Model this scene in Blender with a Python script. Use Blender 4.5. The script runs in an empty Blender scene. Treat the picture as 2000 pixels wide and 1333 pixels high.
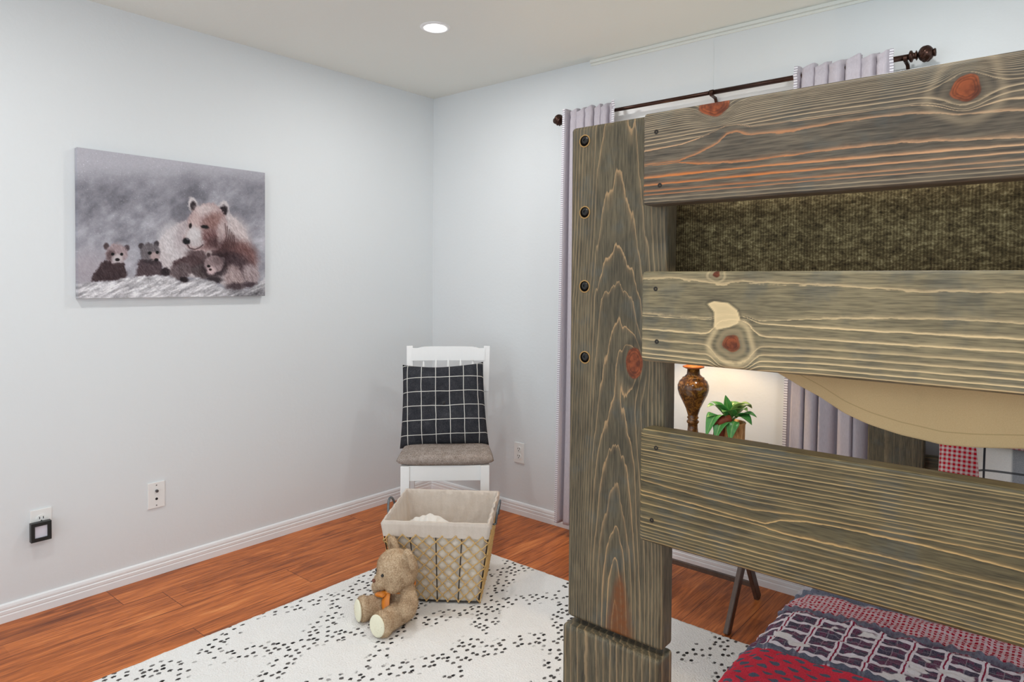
import bpy, bmesh, math, random
import numpy as np
from mathutils import Vector, Matrix

S = bpy.context.scene
COL = S.collection
R = math.radians
rnd = random.Random(7)
nrng = np.random.default_rng(11)

# ------------------------------------------------------------------ camera, world, lights, exposure
def make_camera():
    yaw, pitch, roll = R(40.085), R(-1.274), R(0.412)
    fwd = Vector((-math.sin(yaw) * math.cos(pitch), math.cos(yaw) * math.cos(pitch), math.sin(pitch)))
    right = Vector((math.cos(yaw), math.sin(yaw), 0))
    up = right.cross(fwd)
    r2 = right * math.cos(roll) + up * math.sin(roll)
    u2 = up * math.cos(roll) - right * math.sin(roll)
    m = Matrix((r2, u2, -fwd)).transposed().to_4x4()
    m.translation = (3.1158, -2.9297, 1.3133)
    cam = bpy.data.cameras.new('camera')
    cam.sensor_width = 36
    cam.lens = 1324.9 * 36 / 2000
    cam.shift_y = -88.7 / 2000
    cam.clip_start = 0.02
    o = bpy.data.objects.new('camera', cam)
    o.matrix_world = m
    COL.objects.link(o)
    S.camera = o
make_camera()

S.view_settings.view_transform = 'Standard'
S.view_settings.look = 'None'
S.view_settings.exposure = 0.0
S.view_settings.gamma = 1.0
S.view_settings.use_curve_mapping = False
try:
    S.cycles.use_denoising = True
    S.cycles.max_bounces = 8
    S.cycles.diffuse_bounces = 5
    S.cycles.sample_clamp_indirect = 6
except Exception:
    pass

W = bpy.data.worlds.new('world'); S.world = W; W.use_nodes = True
bg = W.node_tree.nodes['Background']
bg.inputs[0].default_value = (0.90, 1.0, 1.07, 1)
bg.inputs[1].default_value = 1.36

H = 2.44
def downlight(x, y, power, col=(1, 0.99, 0.97)):
    l = bpy.data.lights.new('downlight', 'AREA')
    l.shape = 'DISK'; l.size = 0.12; l.energy = power; l.color = col
    o = bpy.data.objects.new('downlight', l)
    o.location = (x, y, H - 0.012)
    COL.objects.link(o)
for lx, ly, pw in ((0.886, -0.824, 7.5), (0.95, -2.57, 9.0), (2.70, -0.824, 8.0), (2.75, -2.60, 11.5)):
    downlight(lx, ly, pw)

# ------------------------------------------------------------------ helpers
def lin(c):
    return tuple(((v / 255) / 12.92 if v / 255 <= 0.04045 else ((v / 255 + 0.055) / 1.055) ** 2.4) for v in c)
def lin4(c):
    return lin(c) + (1.0,)
def nlin(a):
    a = np.clip(np.asarray(a, float) / 255, 0, 1)
    return np.where(a <= 0.04045, a / 12.92, ((a + 0.055) / 1.055) ** 2.4)

def empty(name, loc, rz=0, label=None, cat=None, group=None):
    o = bpy.data.objects.new(name, None)
    o.empty_display_size = 0.05
    o.location = loc; o.rotation_euler = (0, 0, rz)
    COL.objects.link(o)
    tag(o, label, cat, group)
    return o
def tag(o, label=None, cat=None, group=None, kind=None):
    if label: o['label'] = label
    if cat: o['category'] = cat
    if group: o['group'] = group
    if kind: o['kind'] = kind
    return o
def top_of(o):
    while o.parent: o = o.parent
    return o
def link_mesh(name, me, mat, parent=None, local=False, smooth=False):
    o = bpy.data.objects.new(name, me)
    if mat: me.materials.append(mat)
    COL.objects.link(o)
    if parent:
        o.parent = parent
        if not local:
            t = top_of(parent)
            M = Matrix.Translation(t.location) @ Matrix.Rotation(t.rotation_euler[2], 4, 'Z')
            me.transform(M.inverted())
    if smooth:
        me.polygons.foreach_set('use_smooth', [True] * len(me.polygons))
    return o
def obj(name, bm, mat, parent=None, local=False, smooth=False):
    me = bpy.data.meshes.new(name)
    bm.normal_update()
    bm.to_mesh(me); bm.free()
    return link_mesh(name, me, mat, parent, local, smooth)
def pyobj(name, verts, faces, mat, parent=None, local=False, smooth=False):
    me = bpy.data.meshes.new(name)
    me.from_pydata([tuple(v) for v in verts], [], faces)
    me.update()
    return link_mesh(name, me, mat, parent, local, smooth)
def bx(bm, lo, hi, bev=0.0, seg=2):
    r = bmesh.ops.create_cube(bm, size=1)
    vs = r['verts']
    for v in vs:
        v.co = Vector([lo[i] + (v.co[i] + .5) * (hi[i] - lo[i]) for i in range(3)])
    if bev > 0:
        es = list({e for v in vs for e in v.link_edges})
        bmesh.ops.bevel(bm, geom=es, offset=bev, segments=seg, affect='EDGES', profile=0.6)
    return vs
def box(name, lo, hi, mat, parent=None, bev=0.0, seg=2, local=False):
    bm = bmesh.new(); bx(bm, lo, hi, bev, seg)
    return obj(name, bm, mat, parent, local)
def beam(bm, p, q, w, t, side=Vector((1, 0, 0)), bev=0.0):
    """rectangular bar p->q; w along `side`, t across"""
    p, q = Vector(p), Vector(q); d = (q - p).normalized()
    n = d.cross(side).normalized(); s = n.cross(d).normalized()
    vs = []
    for e in (p, q):
        for a, b in ((-1, -1), (1, -1), (1, 1), (-1, 1)):
            vs.append(bm.verts.new(e + s * a * w / 2 + n * b * t / 2))
    fs = [(0, 1, 2, 3), (4, 7, 6, 5)] + [(i, i + 4, (i + 1) % 4 + 4, (i + 1) % 4) for i in range(4)]
    fl = [bm.faces.new([vs[i] for i in f]) for f in fs]
    bmesh.ops.recalc_face_normals(bm, faces=fl)
    if bev:
        bmesh.ops.bevel(bm, geom=list({e for f in fl for e in f.edges}), offset=bev, segments=2, affect='EDGES')
def tube(bm, pts, r, n=8, closed=False, caps=True):
    pts = [Vector(p) for p in pts]
    N = len(pts); rings = []
    prev = None
    for i, p in enumerate(pts):
        a = pts[(i - 1) % N] if (closed or i > 0) else p
        b = pts[(i + 1) % N] if (closed or i < N - 1) else p
        d = (b - a).normalized()
        if prev is None:
            u = d.orthogonal().normalized()
        else:
            u = (prev - d * prev.dot(d)).normalized()
        prev = u; v = d.cross(u)
        rr = r[i] if hasattr(r, '__len__') else r
        rings.append([bm.verts.new(p + (u * math.cos(2 * math.pi * k / n) + v * math.sin(2 * math.pi * k / n)) * rr) for k in range(n)])
    for i in range(N if closed else N - 1):
        A, B = rings[i], rings[(i + 1) % N]
        for k in range(n):
            bm.faces.new((A[k], A[(k + 1) % n], B[(k + 1) % n], B[k]))
    if caps and not closed:
        bm.faces.new(list(reversed(rings[0]))); bm.faces.new(rings[-1])
def lathe(bm, prof, c=(0, 0, 0), n=32, M=None):
    """prof: (r,z) pairs; axis Z"""
    rings = []
    for r, z in prof:
        if r < 1e-5:
            co = Vector((0, 0, z)); rings.append([co])
        else:
            rings.append([Vector((r * math.cos(2 * math.pi * k / n), r * math.sin(2 * math.pi * k / n), z)) for k in range(n)])
    vr = []
    for ring in rings:
        vr.append([bm.verts.new(((M @ co) if M else co) + Vector(c)) for co in ring])
    fl = []
    for A, B in zip(vr, vr[1:]):
        if len(A) == 1 and len(B) == 1: continue
        for k in range(n):
            if len(A) == 1: fl.append(bm.faces.new((A[0], B[(k + 1) % n], B[k])))
            elif len(B) == 1: fl.append(bm.faces.new((A[k], A[(k + 1) % n], B[0])))
            else: fl.append(bm.faces.new((A[k], A[(k + 1) % n], B[(k + 1) % n], B[k])))
    bmesh.ops.recalc_face_normals(bm, faces=fl)
def grid(fn, nu, nv, wrapu=False):
    vs = [fn(i / (nu - (0 if wrapu else 1)), j / (nv - 1)) for j in range(nv) for i in range(nu)]
    fs = []
    for j in range(nv - 1):
        for i in range(nu if wrapu else nu - 1):
            a = j * nu + i; b = j * nu + (i + 1) % nu
            fs.append((a, b, b + nu, a + nu))
    return vs, fs
def add_attr(me, name, vals):
    a = me.attributes.new(name, 'FLOAT', 'POINT')
    a.data.foreach_set('value', np.asarray(vals, np.float32).ravel())
def add_color(me, name, rgb):
    rgb = np.asarray(rgb, np.float32)
    c = np.ones((len(rgb), 4), np.float32); c[:, :3] = rgb
    a = me.attributes.new(name, 'FLOAT_COLOR', 'POINT')
    a.data.foreach_set('color', c.ravel())
def solidify(o, t, off=0):
    m = o.modifiers.new('solid', 'SOLIDIFY'); m.thickness = t; m.offset = off
    return o
def subsurf(o, n=2):
    m = o.modifiers.new('sub', 'SUBSURF'); m.levels = n; m.render_levels = n
    return o

def vnoise(x, y, seed=0):
    """smooth value noise, numpy"""
    x = np.asarray(x, float); y = np.asarray(y, float)
    xi = np.floor(x).astype(np.int64); yi = np.floor(y).astype(np.int64)
    fx = x - xi; fy = y - yi
    fx = fx * fx * (3 - 2 * fx); fy = fy * fy * (3 - 2 * fy)
    def h(a, b):
        n = (a * 374761393 + b * 668265263 + seed * 974711) & 0x7fffffff
        n = ((n ^ (n >> 13)) * 1274126177) & 0x7fffffff
        return ((n ^ (n >> 16)) & 0xffff) / 65535.0
    return (h(xi, yi) * (1 - fx) + h(xi + 1, yi) * fx) * (1 - fy) + (h(xi, yi + 1) * (1 - fx) + h(xi + 1, yi + 1) * fx) * fy
def fbm(x, y, seed=0, o=4):
    s = 0; a = .5; t = 0
    for i in range(o):
        s = s + a * vnoise(x * 2 ** i, y * 2 ** i, seed + i); t += a; a *= .55
    return s / t
def sstep(a, b, x):
    t = np.clip((x - a) / (b - a), 0, 1)
    return t * t * (3 - 2 * t)

# ------------------------------------------------------------------ node expression helpers
class NT:
    def __init__(s, name, rough=0.5, spec=0.5):
        s.m = bpy.data.materials.new(name); s.m.use_nodes = True
        s.t = s.m.node_tree; s.n = s.t.nodes
        s.b = s.n['Principled BSDF']
        s.b.inputs['Roughness'].default_value = rough
        s.b.inputs['Specular IOR Level'].default_value = spec
    def new(s, k, **kw):
        n = s.n.new(k)
        for a, b in kw.items(): setattr(n, a, b)
        return n
    def put(s, inp, v):
        if isinstance(v, E): s.t.links.new(v.s, inp)
        elif isinstance(v, (tuple, list)) and len(v) == 3 and inp.type == 'RGBA': inp.default_value = tuple(v) + (1,)
        else: inp.default_value = v
    def math(s, op, *a, clamp=False):
        n = s.new('ShaderNodeMath', operation=op); n.use_clamp = clamp
        for i, v in enumerate(a): s.put(n.inputs[i], v)
        return E(s, n.outputs[0])
    def coord(s, kind='Object'):
        n = s.new('ShaderNodeTexCoord'); return E(s, n.outputs[kind])
    def xyz(s, v=None):
        v = v or s.coord()
        n = s.new('ShaderNodeSeparateXYZ'); s.put(n.inputs[0], v)
        return [E(s, o) for o in n.outputs]
    def vec(s, x, y, z):
        n = s.new('ShaderNodeCombineXYZ')
        for i, v in enumerate((x, y, z)): s.put(n.inputs[i], v)
        return E(s, n.outputs[0])
    def noise(s, v, scale=1, detail=2, rough=.5, dist=0, out=0):
        n = s.new('ShaderNodeTexNoise'); s.put(n.inputs['Vector'], v)
        n.inputs['Scale'].default_value = scale; n.inputs['Detail'].default_value = detail
        n.inputs['Roughness'].default_value = rough; n.inputs['Distortion'].default_value = dist
        return E(s, n.outputs[out])
    def voro(s, v, scale=1, rand=1.0, feat='F1', out='Distance', dims='3D'):
        n = s.new('ShaderNodeTexVoronoi', feature=feat, voronoi_dimensions=dims); s.put(n.inputs['Vector'], v)
        n.inputs['Scale'].default_value = scale; n.inputs['Randomness'].default_value = rand
        return E(s, n.outputs[out])
    def white(s, v, dims='3D'):
        n = s.new('ShaderNodeTexWhiteNoise', noise_dimensions=dims); s.put(n.inputs['Vector'], v)
        return E(s, n.outputs['Value'])
    def ss(s, a, b, x):
        n = s.new('ShaderNodeMapRange', interpolation_type='SMOOTHSTEP')
        s.put(n.inputs[0], x); s.put(n.inputs[1], a); s.put(n.inputs[2], b)
        return E(s, n.outputs[0])
    def mix(s, f, a, b, mode='MIX'):
        n = s.new('ShaderNodeMix', data_type='RGBA', blend_type=mode)
        s.put(n.inputs[0], f); s.put(n.inputs[6], a); s.put(n.inputs[7], b)
        return E(s, n.outputs[2])
    def attr(s, name, out='Fac'):
        n = s.new('ShaderNodeAttribute'); n.attribute_name = name
        return E(s, n.outputs[out])
    def ramp(s, f, stops):
        n = s.new('ShaderNodeValToRGB'); s.put(n.inputs[0], f)
        e = n.color_ramp.elements
        while len(e) < len(stops): e.new(.5)
        for q, (p, c) in zip(e, stops): q.position = p; q.color = tuple(c) + (1,)
        return E(s, n.outputs[0])
    def color(s, c): s.put(s.b.inputs['Base Color'], c)
    def bump(s, h, strength=.3, dist=.002):
        n = s.new('ShaderNodeBump'); n.inputs['Strength'].default_value = strength; n.inputs['Distance'].default_value = dist
        s.put(n.inputs['Height'], h); s.t.links.new(n.outputs[0], s.b.inputs['Normal'])
class E:
    def __init__(s, t, sock): s.t = t; s.s = sock
    def __add__(s, o): return s.t.math('ADD', s, o)
    __radd__ = __add__
    def __sub__(s, o): return s.t.math('SUBTRACT', s, o)
    def __rsub__(s, o): return s.t.math('SUBTRACT', o, s)
    def __mul__(s, o): return s.t.math('MULTIPLY', s, o)
    __rmul__ = __mul__
    def __truediv__(s, o): return s.t.math('DIVIDE', s, o)
    def abs(s): return s.t.math('ABSOLUTE', s)
    def fract(s): return s.t.math('FRACT', s)
    def floor(s): return s.t.math('FLOOR', s)
    def sin(s): return s.t.math('SINE', s)
    def sqrt(s): return s.t.math('SQRT', s)
    def max(s, o): return s.t.math('MAXIMUM', s, o)
    def min(s, o): return s.t.math('MINIMUM', s, o)
    def lt(s, o): return s.t.math('LESS_THAN', s, o)
    def gt(s, o): return s.t.math('GREATER_THAN', s, o)

MATS = {}
def plain(name, rgb, rough=.5, spec=.5, metal=0.0, var=0.06, scale=40, bump=0.0):
    if name in MATS: return MATS[name]
    t = NT(name, rough, spec)
    t.b.inputs['Metallic'].default_value = metal
    n = t.noise(t.coord(), scale, 3)
    c = np.array(lin(rgb))
    t.color(t.mix(n, tuple(c * (1 - var)), tuple(np.minimum(c * (1 + var), 1))))
    if bump: t.bump(n, bump, .001)
    MATS[name] = t.m
    return t.m

# ------------------------------------------------------------------ room shell materials
def wall_mat(name, rgb):
    t = NT(name, .75, .25)
    p = t.coord()
    n = t.noise(p, 55, 3, .55); b = t.noise(p, 1.3, 2)
    c = np.array(lin(rgb))
    t.color(t.mix(b, tuple(c * .985), tuple(np.minimum(c * 1.015, 1))))
    t.bump(n, .16, .004)
    return t.m
M_wall = wall_mat('painted_wall', (224, 228, 230))
M_ceil = wall_mat('painted_ceiling', (233, 235, 229))
M_white = plain('white_paint', (240, 241, 241), .35, .5, var=.015)
M_trim = plain('white_trim_paint', (238, 239, 240), .4, .5, var=.015)

def floor_mat():
    t = NT('laminate_floor', .40, .28)
    x, y, z = t.xyz()
    pw, pl = 0.0975, 1.22
    row = (x / .195).floor()
    yy = y + t.white(t.vec(row, 3.3, 0)) * 1.22
    pidx = (yy / pl).floor()
    strip = (x / pw).floor()
    ys = y + t.white(t.vec(strip, 7.1, 1)) * .8
    sidx = (ys / .62).floor()
    tone = t.white(t.vec(strip, sidx, 2.0)) * .35 + t.white(t.vec(row, pidx, 5.0)) * .35
    off = t.white(t.vec(strip, sidx, 9.0)) * 20
    poff = t.white(t.vec(row, pidx, 4.0)) * 30
    g0 = t.noise(t.vec(x * 9 + poff, y * 1.1 + poff, poff), 1, 4, .62, 2.2)
    g1 = t.noise(t.vec(x * 40 + poff, y * 3.0, poff), 1, 4, .62, 1.6)
    g2 = t.noise(t.vec(x * 150 + poff, y * 7.0, poff), 1, 3, .6, .4)
    f = g0 * .42 + g1 * .46 + g2 * .26 + tone * .13 - .14
    col = t.ramp(f, [(.30, lin((112, 56, 28))), (.43, lin((166, 90, 44))), (.55, lin((206, 118, 60))), (.74, lin((234, 160, 96)))])
    ex = (x / .195).fract(); ex = ex.min(1 - ex) * .195
    ey = (yy / pl).fract(); ey = ey.min(1 - ey) * pl
    seam = t.ss(.0006, .0016, ex.min(ey))
    t.color(t.mix(seam, lin((80, 42, 24)), col))
    t.bump(g2, .05, .001)
    return t.m
M_floor = floor_mat()

X1, Y0 = 5.2, -4.6   # modelled extent (right / towards the viewer)
def struct(name, bm, m):
    o = obj(name, bm, m); o['kind'] = 'structure'; return o
bm = bmesh.new(); bx(bm, (-.1, Y0, -.1), (X1, .1, 0)); struct('floor', bm, M_floor)
bm = bmesh.new(); bx(bm, (-.1, Y0, H), (X1, .1, H + .1)); struct('ceiling', bm, M_ceil)
bm = bmesh.new(); bx(bm, (-.1, Y0, 0), (0, .1, H)); struct('wall_left', bm, M_wall)
bm = bmesh.new(); bx(bm, (0, 0, 0), (X1, .1, H)); struct('wall_back', bm, M_wall)
# ridged baseboards, mitred in the corner
BB = [(0, 0), (.0135, 0), (.0135, .026), (.0115, .030), (.0125, .034), (.0125, .044), (.009, .0475), (.0105, .051), (.0105, .057), (.008, .0655), (.004, .069), (0, .070)]
def baseboard(name, pts):
    """pts: list of (fn(d) -> xy) ends"""
    vs = []; fs = []
    n = len(BB)
    for fn in pts:
        for d, z in BB:
            a = fn(d); vs.append((a[0], a[1], z))
    for i in range(n - 1): fs.append((i, i + 1, n + i + 1, n + i))
    fs.append(tuple(range(n))); fs.append(tuple(reversed(range(n, 2 * n))))
    o = pyobj(name, vs, fs, M_trim); o['kind'] = 'structure'
    bmm = bmesh.new(); bmm.from_mesh(o.data); bmesh.ops.recalc_face_normals(bmm, faces=bmm.faces); bmm.to_mesh(o.data); bmm.free()
baseboard('baseboard_left', [lambda d: (d, Y0), lambda d: (d, -d)])
baseboard('baseboard_back', [lambda d: (d, -d), lambda d: (X1, -d)])
# thin batten along the ceiling joint and the faint vertical wall seam
bm = bmesh.new(); bx(bm, (1.17, -.018, 2.424), (X1, 0, 2.44), .003); bx(bm, (1.17, -.007, 2.412), (X1, 0, 2.424), .002)
struct('trim_1', bm, M_ceil)
bm = bmesh.new(); bx(bm, (1.8215, -.0022, 2.13), (1.8265, 0, 2.412), .0008); struct('trim_2', bm, M_wall)
# window behind the bunk: casing with a lowered white blind
def window():
    bm = bmesh.new()
    x0, x1, z0, z1, w = 1.20, 2.42, 1.02, 2.160, .085
    bx(bm, (x0, -.018, z1 - w), (x1, 0, z1), .003); bx(bm, (x0, -.018, z0), (x1, 0, z0 + w), .003)
    bx(bm, (x0, -.018, z0), (x0 + w, 0, z1), .003); bx(bm, (x1 - w, -.018, z0), (x1, 0, z1), .003)
    o = struct('window_1', bm, M_white)
    bm = bmesh.new()
    z = z0 + w
    while z < z1 - w - .01:
        bx(bm, (x0 + w + .004, -.012, z), (x1 - w - .004, -.004, z + .0235), .002)
        z += .026
    obj('window_blind', bm, M_white, o)
window()

# ------------------------------------------------------------------ recessed light
rl = empty('recessed_light', (.886, -.824, H), label='round white recessed light glowing in the ceiling', cat='ceiling light')
bm = bmesh.new(); lathe(bm, [(.050, -.001), (.051, -.006), (.064, -.005), (.068, -.001), (.068, 0)], (.886, -.824, H), 40)
obj('trim_ring', bm, M_white, rl, smooth=True)
t = NT('lamp_lens', .4); t.b.inputs['Emission Color'].default_value = (1, .98, .95, 1); t.b.inputs['Emission Strength'].default_value = 14
t.color((.9, .9, .9))
bm = bmesh.new(); lathe(bm, [(0, -.004), (.030, -.004), (.050, -.002), (.050, 0)], (.886, -.824, H), 40)
obj('lens', bm, t.m, rl, smooth=True)

# ------------------------------------------------------------------ wall plates
M_slot = plain('dark_slot', (25, 25, 26), .6)
M_plate = plain('white_plastic', (236, 236, 234), .35, .5, var=.01)
def plate_frame(origin, axis):
    """local (a across, b out of wall, c up) -> world"""
    o = Vector(origin)
    if axis == 'left': return lambda a, b, c: o + Vector((b, a, c))
    return lambda a, b, c: o + Vector((a, -b, c))
def pbox(bm, F, lo, hi, bev=0):
    p, q = F(*lo), F(*hi)
    bx(bm, [min(p[i], q[i]) for i in range(3)], [max(p[i], q[i]) for i in range(3)], bev)
def pdisc(bm, F, a, c, r, b0, b1, n=20, hole=False):
    rings = []
    for b, rr in ((b0, r), (b1, r), (b1, 0)):
        rings.append([bm.verts.new(F(a + rr * math.cos(2 * math.pi * k / n), b, c + rr * math.sin(2 * math.pi * k / n))) for k in range(n)] if rr else [bm.verts.new(F(a, b, c))])
    A, B, C = rings; fl = []
    for k in range(n):
        fl.append(bm.faces.new((A[k], A[(k + 1) % n], B[(k + 1) % n], B[k])))
        fl.append(bm.faces.new((B[k], B[(k + 1) % n], C[0])))
    bmesh.ops.recalc_face_normals(bm, faces=fl)
def outlet(name, origin, axis, label, parts=(1, -1)):
    F = plate_frame(origin, axis)
    e = empty(name, origin, 0, label, 'wall outlet', 'duplex wall outlets')
    bm = bmesh.new(); pbox(bm, F, (-.036, 0, -.057), (.036, .006, .057), .002); obj('cover_plate', bm, M_plate, e)
    for s in (1, -1):
        cz = .0195 * s
        bm = bmesh.new(); pdisc(bm, F, 0, cz, .0165, .004, .0085, 24); rc = obj('receptacle', bm, M_plate, e)
        bm = bmesh.new()
        for a in (-.0063, .0063): pbox(bm, F, (a - .0013, .007, cz + .000), (a + .0013, .0092, cz + .009))
        pdisc(bm, F, 0, cz - .007, .0027, .007, .0092, 12)
        obj('socket_slots', bm, M_slot, rc)
    bm = bmesh.new(); pdisc(bm, F, 0, 0, .003, .005, .0075, 12); obj('screw', bm, M_plate, e)
outlet('wall_outlet', (0, -2.094, .346), 'left', 'white duplex outlet holding the black night light on the left wall')
outlet('wall_outlet', (.714, 0, .347), 'back', 'white duplex outlet on the wall to the right of the chair')
F = plate_frame((0, -1.661, .355), 'left')
e = empty('cable_wall_plate', (0, -1.661, .355), 0, 'white cable jack plate with two dark ports on the left wall', 'wall plate')
bm = bmesh.new(); pbox(bm, F, (-.036, 0, -.057), (.036, .006, .057), .002); obj('cover_plate', bm, M_plate, e)
M_metal = plain('grey_metal', (120, 120, 122), .35, .5, 1.0)
bm = bmesh.new(); pdisc(bm, F, .0, .019, .0062, .004, .014, 16); obj('coax_jack', bm, M_metal, e)
bm = bmesh.new(); pdisc(bm, F, .0, -.0165, .0055, .004, .0075, 16); obj('phone_port', bm, M_slot, e)
for c in (.044, -.045):
    bm = bmesh.new(); pdisc(bm, F, 0, c, .0027, .004, .0072, 12); obj('screw', bm, plain('dull_screw', (110, 108, 105), .5), e)
# plug-in night light
F = plate_frame((0, -2.101, .322), 'left')
e = empty('night_light', (0, -2.101, .322), 0, 'square black framed night light plugged into the left wall outlet', 'night light')
M_black = plain('black_plastic', (17, 16, 18), .4, .5)
bm = bmesh.new()
for lo, hi in (((-.034, .012, -.0365), (.034, .034, -.0235)), ((-.034, .012, .0235), (.034, .034, .0365)), ((-.034, .012, -.0235), (-.0215, .034, .0235)), ((.0215, .012, -.0235), (.034, .034, .0235))):
    pbox(bm, F, lo, hi)
pbox(bm, F, (-.03, .0095, -.033), (.03, .013, .033))
obj('frame', bm, M_black, e)
t = NT('night_light_diffuser', .25); t.color(lin((214, 212, 224)))
bm = bmesh.new(); pbox(bm, F, (-.0218, .013, -.0238), (.0218, .028, .0238), .002); obj('diffuser', bm, t.m, e)

# ------------------------------------------------------------------ canvas print of bears (painted from shapes)
def homog(src, dst):
    A = []
    for (x, y), (u, v) in zip(src, dst):
        A.append([x, y, 1, 0, 0, 0, -u * x, -u * y, -u]); A.append([0, 0, 0, x, y, 1, -v * x, -v * y, -v])
    _, _, V = np.linalg.svd(np.array(A, float)); return V[-1].reshape(3, 3)
def bear_print(u, v):
    """colour (sRGB 0..255) at print coordinates u right, v down (0..1)"""
    Hm = homog([(0, 0), (1, 0), (1, 1), (0, 1)], [(75, 70), (1518, 262), (1523, 1197), (92, 1228)])
    q = np.stack([u, v, np.ones_like(u)]); q = np.tensordot(Hm, q, 1)
    X, Y = q[0] / q[2], q[1] / q[2]
    n1 = fbm(X / 190, Y / 150, 1, 5); n2 = fbm(X / 60 + Y / 140, Y / 60, 5, 4); nf = fbm(X / 9, Y / 9, 9, 3)
    tv = np.clip((Y - 80) / 900, 0, 1)
    base = 178 - 44 * sstep(.10, .42, tv) + 26 * sstep(.45, .72, tv)
    L = base + (n1 - .5) * 70 * sstep(.08, .35, tv) + (n2 - .5) * 55 * sstep(.1, .5, tv) + (nf - .5) * 14
    C = np.stack([L - 1, L - 2, L + 6], -1)
    jx = (fbm(X / 14, Y / 14, 21, 3) - .5) * 26; jy = (fbm(X / 14, Y / 14, 33, 3) - .5) * 26
    Xj, Yj = X + jx, Y + jy
    fur = fbm((X * .5 + Y * .85) / 22, (X * .85 - Y * .5) / 6, 41, 3) - .5
    def comp(mask, col, tex=0):
        nonlocal C
        c = np.array(col, float)[None, None, :] + (fur * tex)[..., None]
        C = C * (1 - mask[..., None]) + c * mask[..., None]
    def ell(cx, cy, rx, ry, col, ang=0, soft=.15, tex=40, op=1):
        jf = min(1.0, max(rx, ry) / 60.0) ** 1.5
        a = R(ang); dx, dy = X + jx * jf - cx, Y + jy * jf - cy
        x2 = dx * math.cos(a) + dy * math.sin(a); y2 = dy * math.cos(a) - dx * math.sin(a)
        d = np.sqrt((x2 / rx) ** 2 + (y2 / ry) ** 2)
        comp((1 - sstep(1 - soft, 1 + soft, d)) * op, col, tex)
    def poly(pts, col, soft=10, tex=40, op=1):
        P = np.array(pts, float); ins = np.zeros(X.shape, bool); dm = np.full(X.shape, 1e9)
        for (ax, ay), (bx_, by) in zip(P, np.roll(P, -1, 0)):
            ex, ey = bx_ - ax, by - ay
            tt = np.clip(((Xj - ax) * ex + (Yj - ay) * ey) / (ex * ex + ey * ey), 0, 1)
            dm = np.minimum(dm, np.hypot(Xj - ax - tt * ex, Yj - ay - tt * ey))
            c = ((ay > Yj) != (by > Yj)) & (Xj < ex * (Yj - ay) / (ey if ey else 1e-9) + ax)
            ins ^= c
        comp(sstep(-soft, soft, np.where(ins, dm, -dm)) * op, col, tex)
    def stroke(pts, w, col, op=1):
        dm = np.full(X.shape, 1e9)
        for (ax, ay), (bx_, by) in zip(pts, pts[1:]):
            ex, ey = bx_ - ax, by - ay
            tt = np.clip(((X - ax) * ex + (Y - ay) * ey) / (ex * ex + ey * ey), 0, 1)
            dm = np.minimum(dm, np.hypot(X - ax - tt * ex, Y - ay - tt * ey))
        comp((1 - sstep(w * .4, w, dm)) * op, col, 10)
    # mist at lower left, snowy log in front
    ell(160, 1010, 260, 130, (165, 158, 165), 0, .8, 25, .8)
    # mother bear
    poly([(690, 880), (705, 790), (760, 720), (830, 662), (925, 620), (1000, 560), (1240, 560), (1320, 630), (1385, 730), (1410, 850), (1455, 945), (1478, 1050), (1460, 1110), (1380, 1130), (1240, 1150), (1150, 1080), (1000, 1060), (800, 1050), (730, 970)], (186, 178, 180), 14, 60)
    ell(830, 800, 110, 150, (199, 194, 197), -20, .5, 45, .8)
    ell(900, 740, 60, 120, (150, 136, 140), 15, .6, 40, .5)
    ell(1320, 760, 85, 150, (190, 178, 178), -18, .5, 60, .8)
    ell(1240, 860, 120, 110, (84, 58, 58), 0, .5, 55, .9)
    ell(1380, 900, 80, 110, (112, 82, 80), -20, .5, 60, .9)
    ell(1230, 930, 130, 70, (52, 38, 42), 15, .5, 40, .9)
    ell(1000, 900, 80, 60, (70, 52, 54), 0, .6, 40, .8)
    ell(1330, 990, 90, 110, (78, 64, 68), -25, .5, 55, .9)
    ell(1282, 1062, 72, 98, (158, 142, 142), -22, .3, 80)
    ell(1412, 1040, 62, 84, (152, 138, 140), -15, .35, 70)
    ell(1290, 1130, 70, 30, (70, 58, 62), 0, .5, 30, .9)
    ell(1410, 1112, 60, 24, (66, 54, 60), 0, .5, 30, .9)
    # head
    ell(968, 507, 36, 56, (196, 190, 192), -12, .2, 30); ell(973, 520, 24, 40, (52, 44, 48), -8, .35, 30)
    ell(1203, 535, 46, 58, (190, 184, 186), 10, .2, 30); ell(1200, 556, 33, 44, (46, 38, 42), 20, .35, 30)
    poly([(928, 690), (925, 640), (940, 590), (985, 535), (1050, 495), (1120, 490), (1190, 545), (1235, 640), (1225, 760), (1180, 835), (1100, 868), (1000, 856), (935, 838), (900, 800), (890, 768)], (170, 150, 150), 10, 50)
    ell(1060, 545, 80, 45, (196, 184, 184), 0, .6, 40, .8)
    ell(1120, 635, 84, 56, (132, 102, 98), -25, .6, 60, .85)
    ell(1110, 765, 96, 72, (112, 84, 84), 0, .6, 70, .95)
    ell(1150, 800, 60, 46, (66, 48, 50), 0, .7, 40, .7)
    ell(985, 640, 36, 50, (186, 166, 164), 20, .6, 40, .8)
    ell(978, 735, 62, 62, (198, 194, 196), 30, .45, 30, .95)
    ell(1000, 800, 58, 30, (186, 180, 182), -10, .5, 30, .9)
    ell(1190, 700, 34, 90, (184, 170, 170), 8, .5, 50, .7)
    ell(1062, 676, 30, 14, (30, 24, 26), 12, .4, 5); ell(950, 668, 11, 20, (40, 32, 34), 10, .4, 5)
    ell(920, 786, 29, 25, (30, 28, 32), 25, .3, 10); ell(930, 770, 14, 7, (120, 118, 124), 25, .5, 0, .7)
    stroke([(930, 815), (945, 838), (985, 848), (1022, 834), (1048, 812)], 7, (78, 62, 64), .8)
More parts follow.
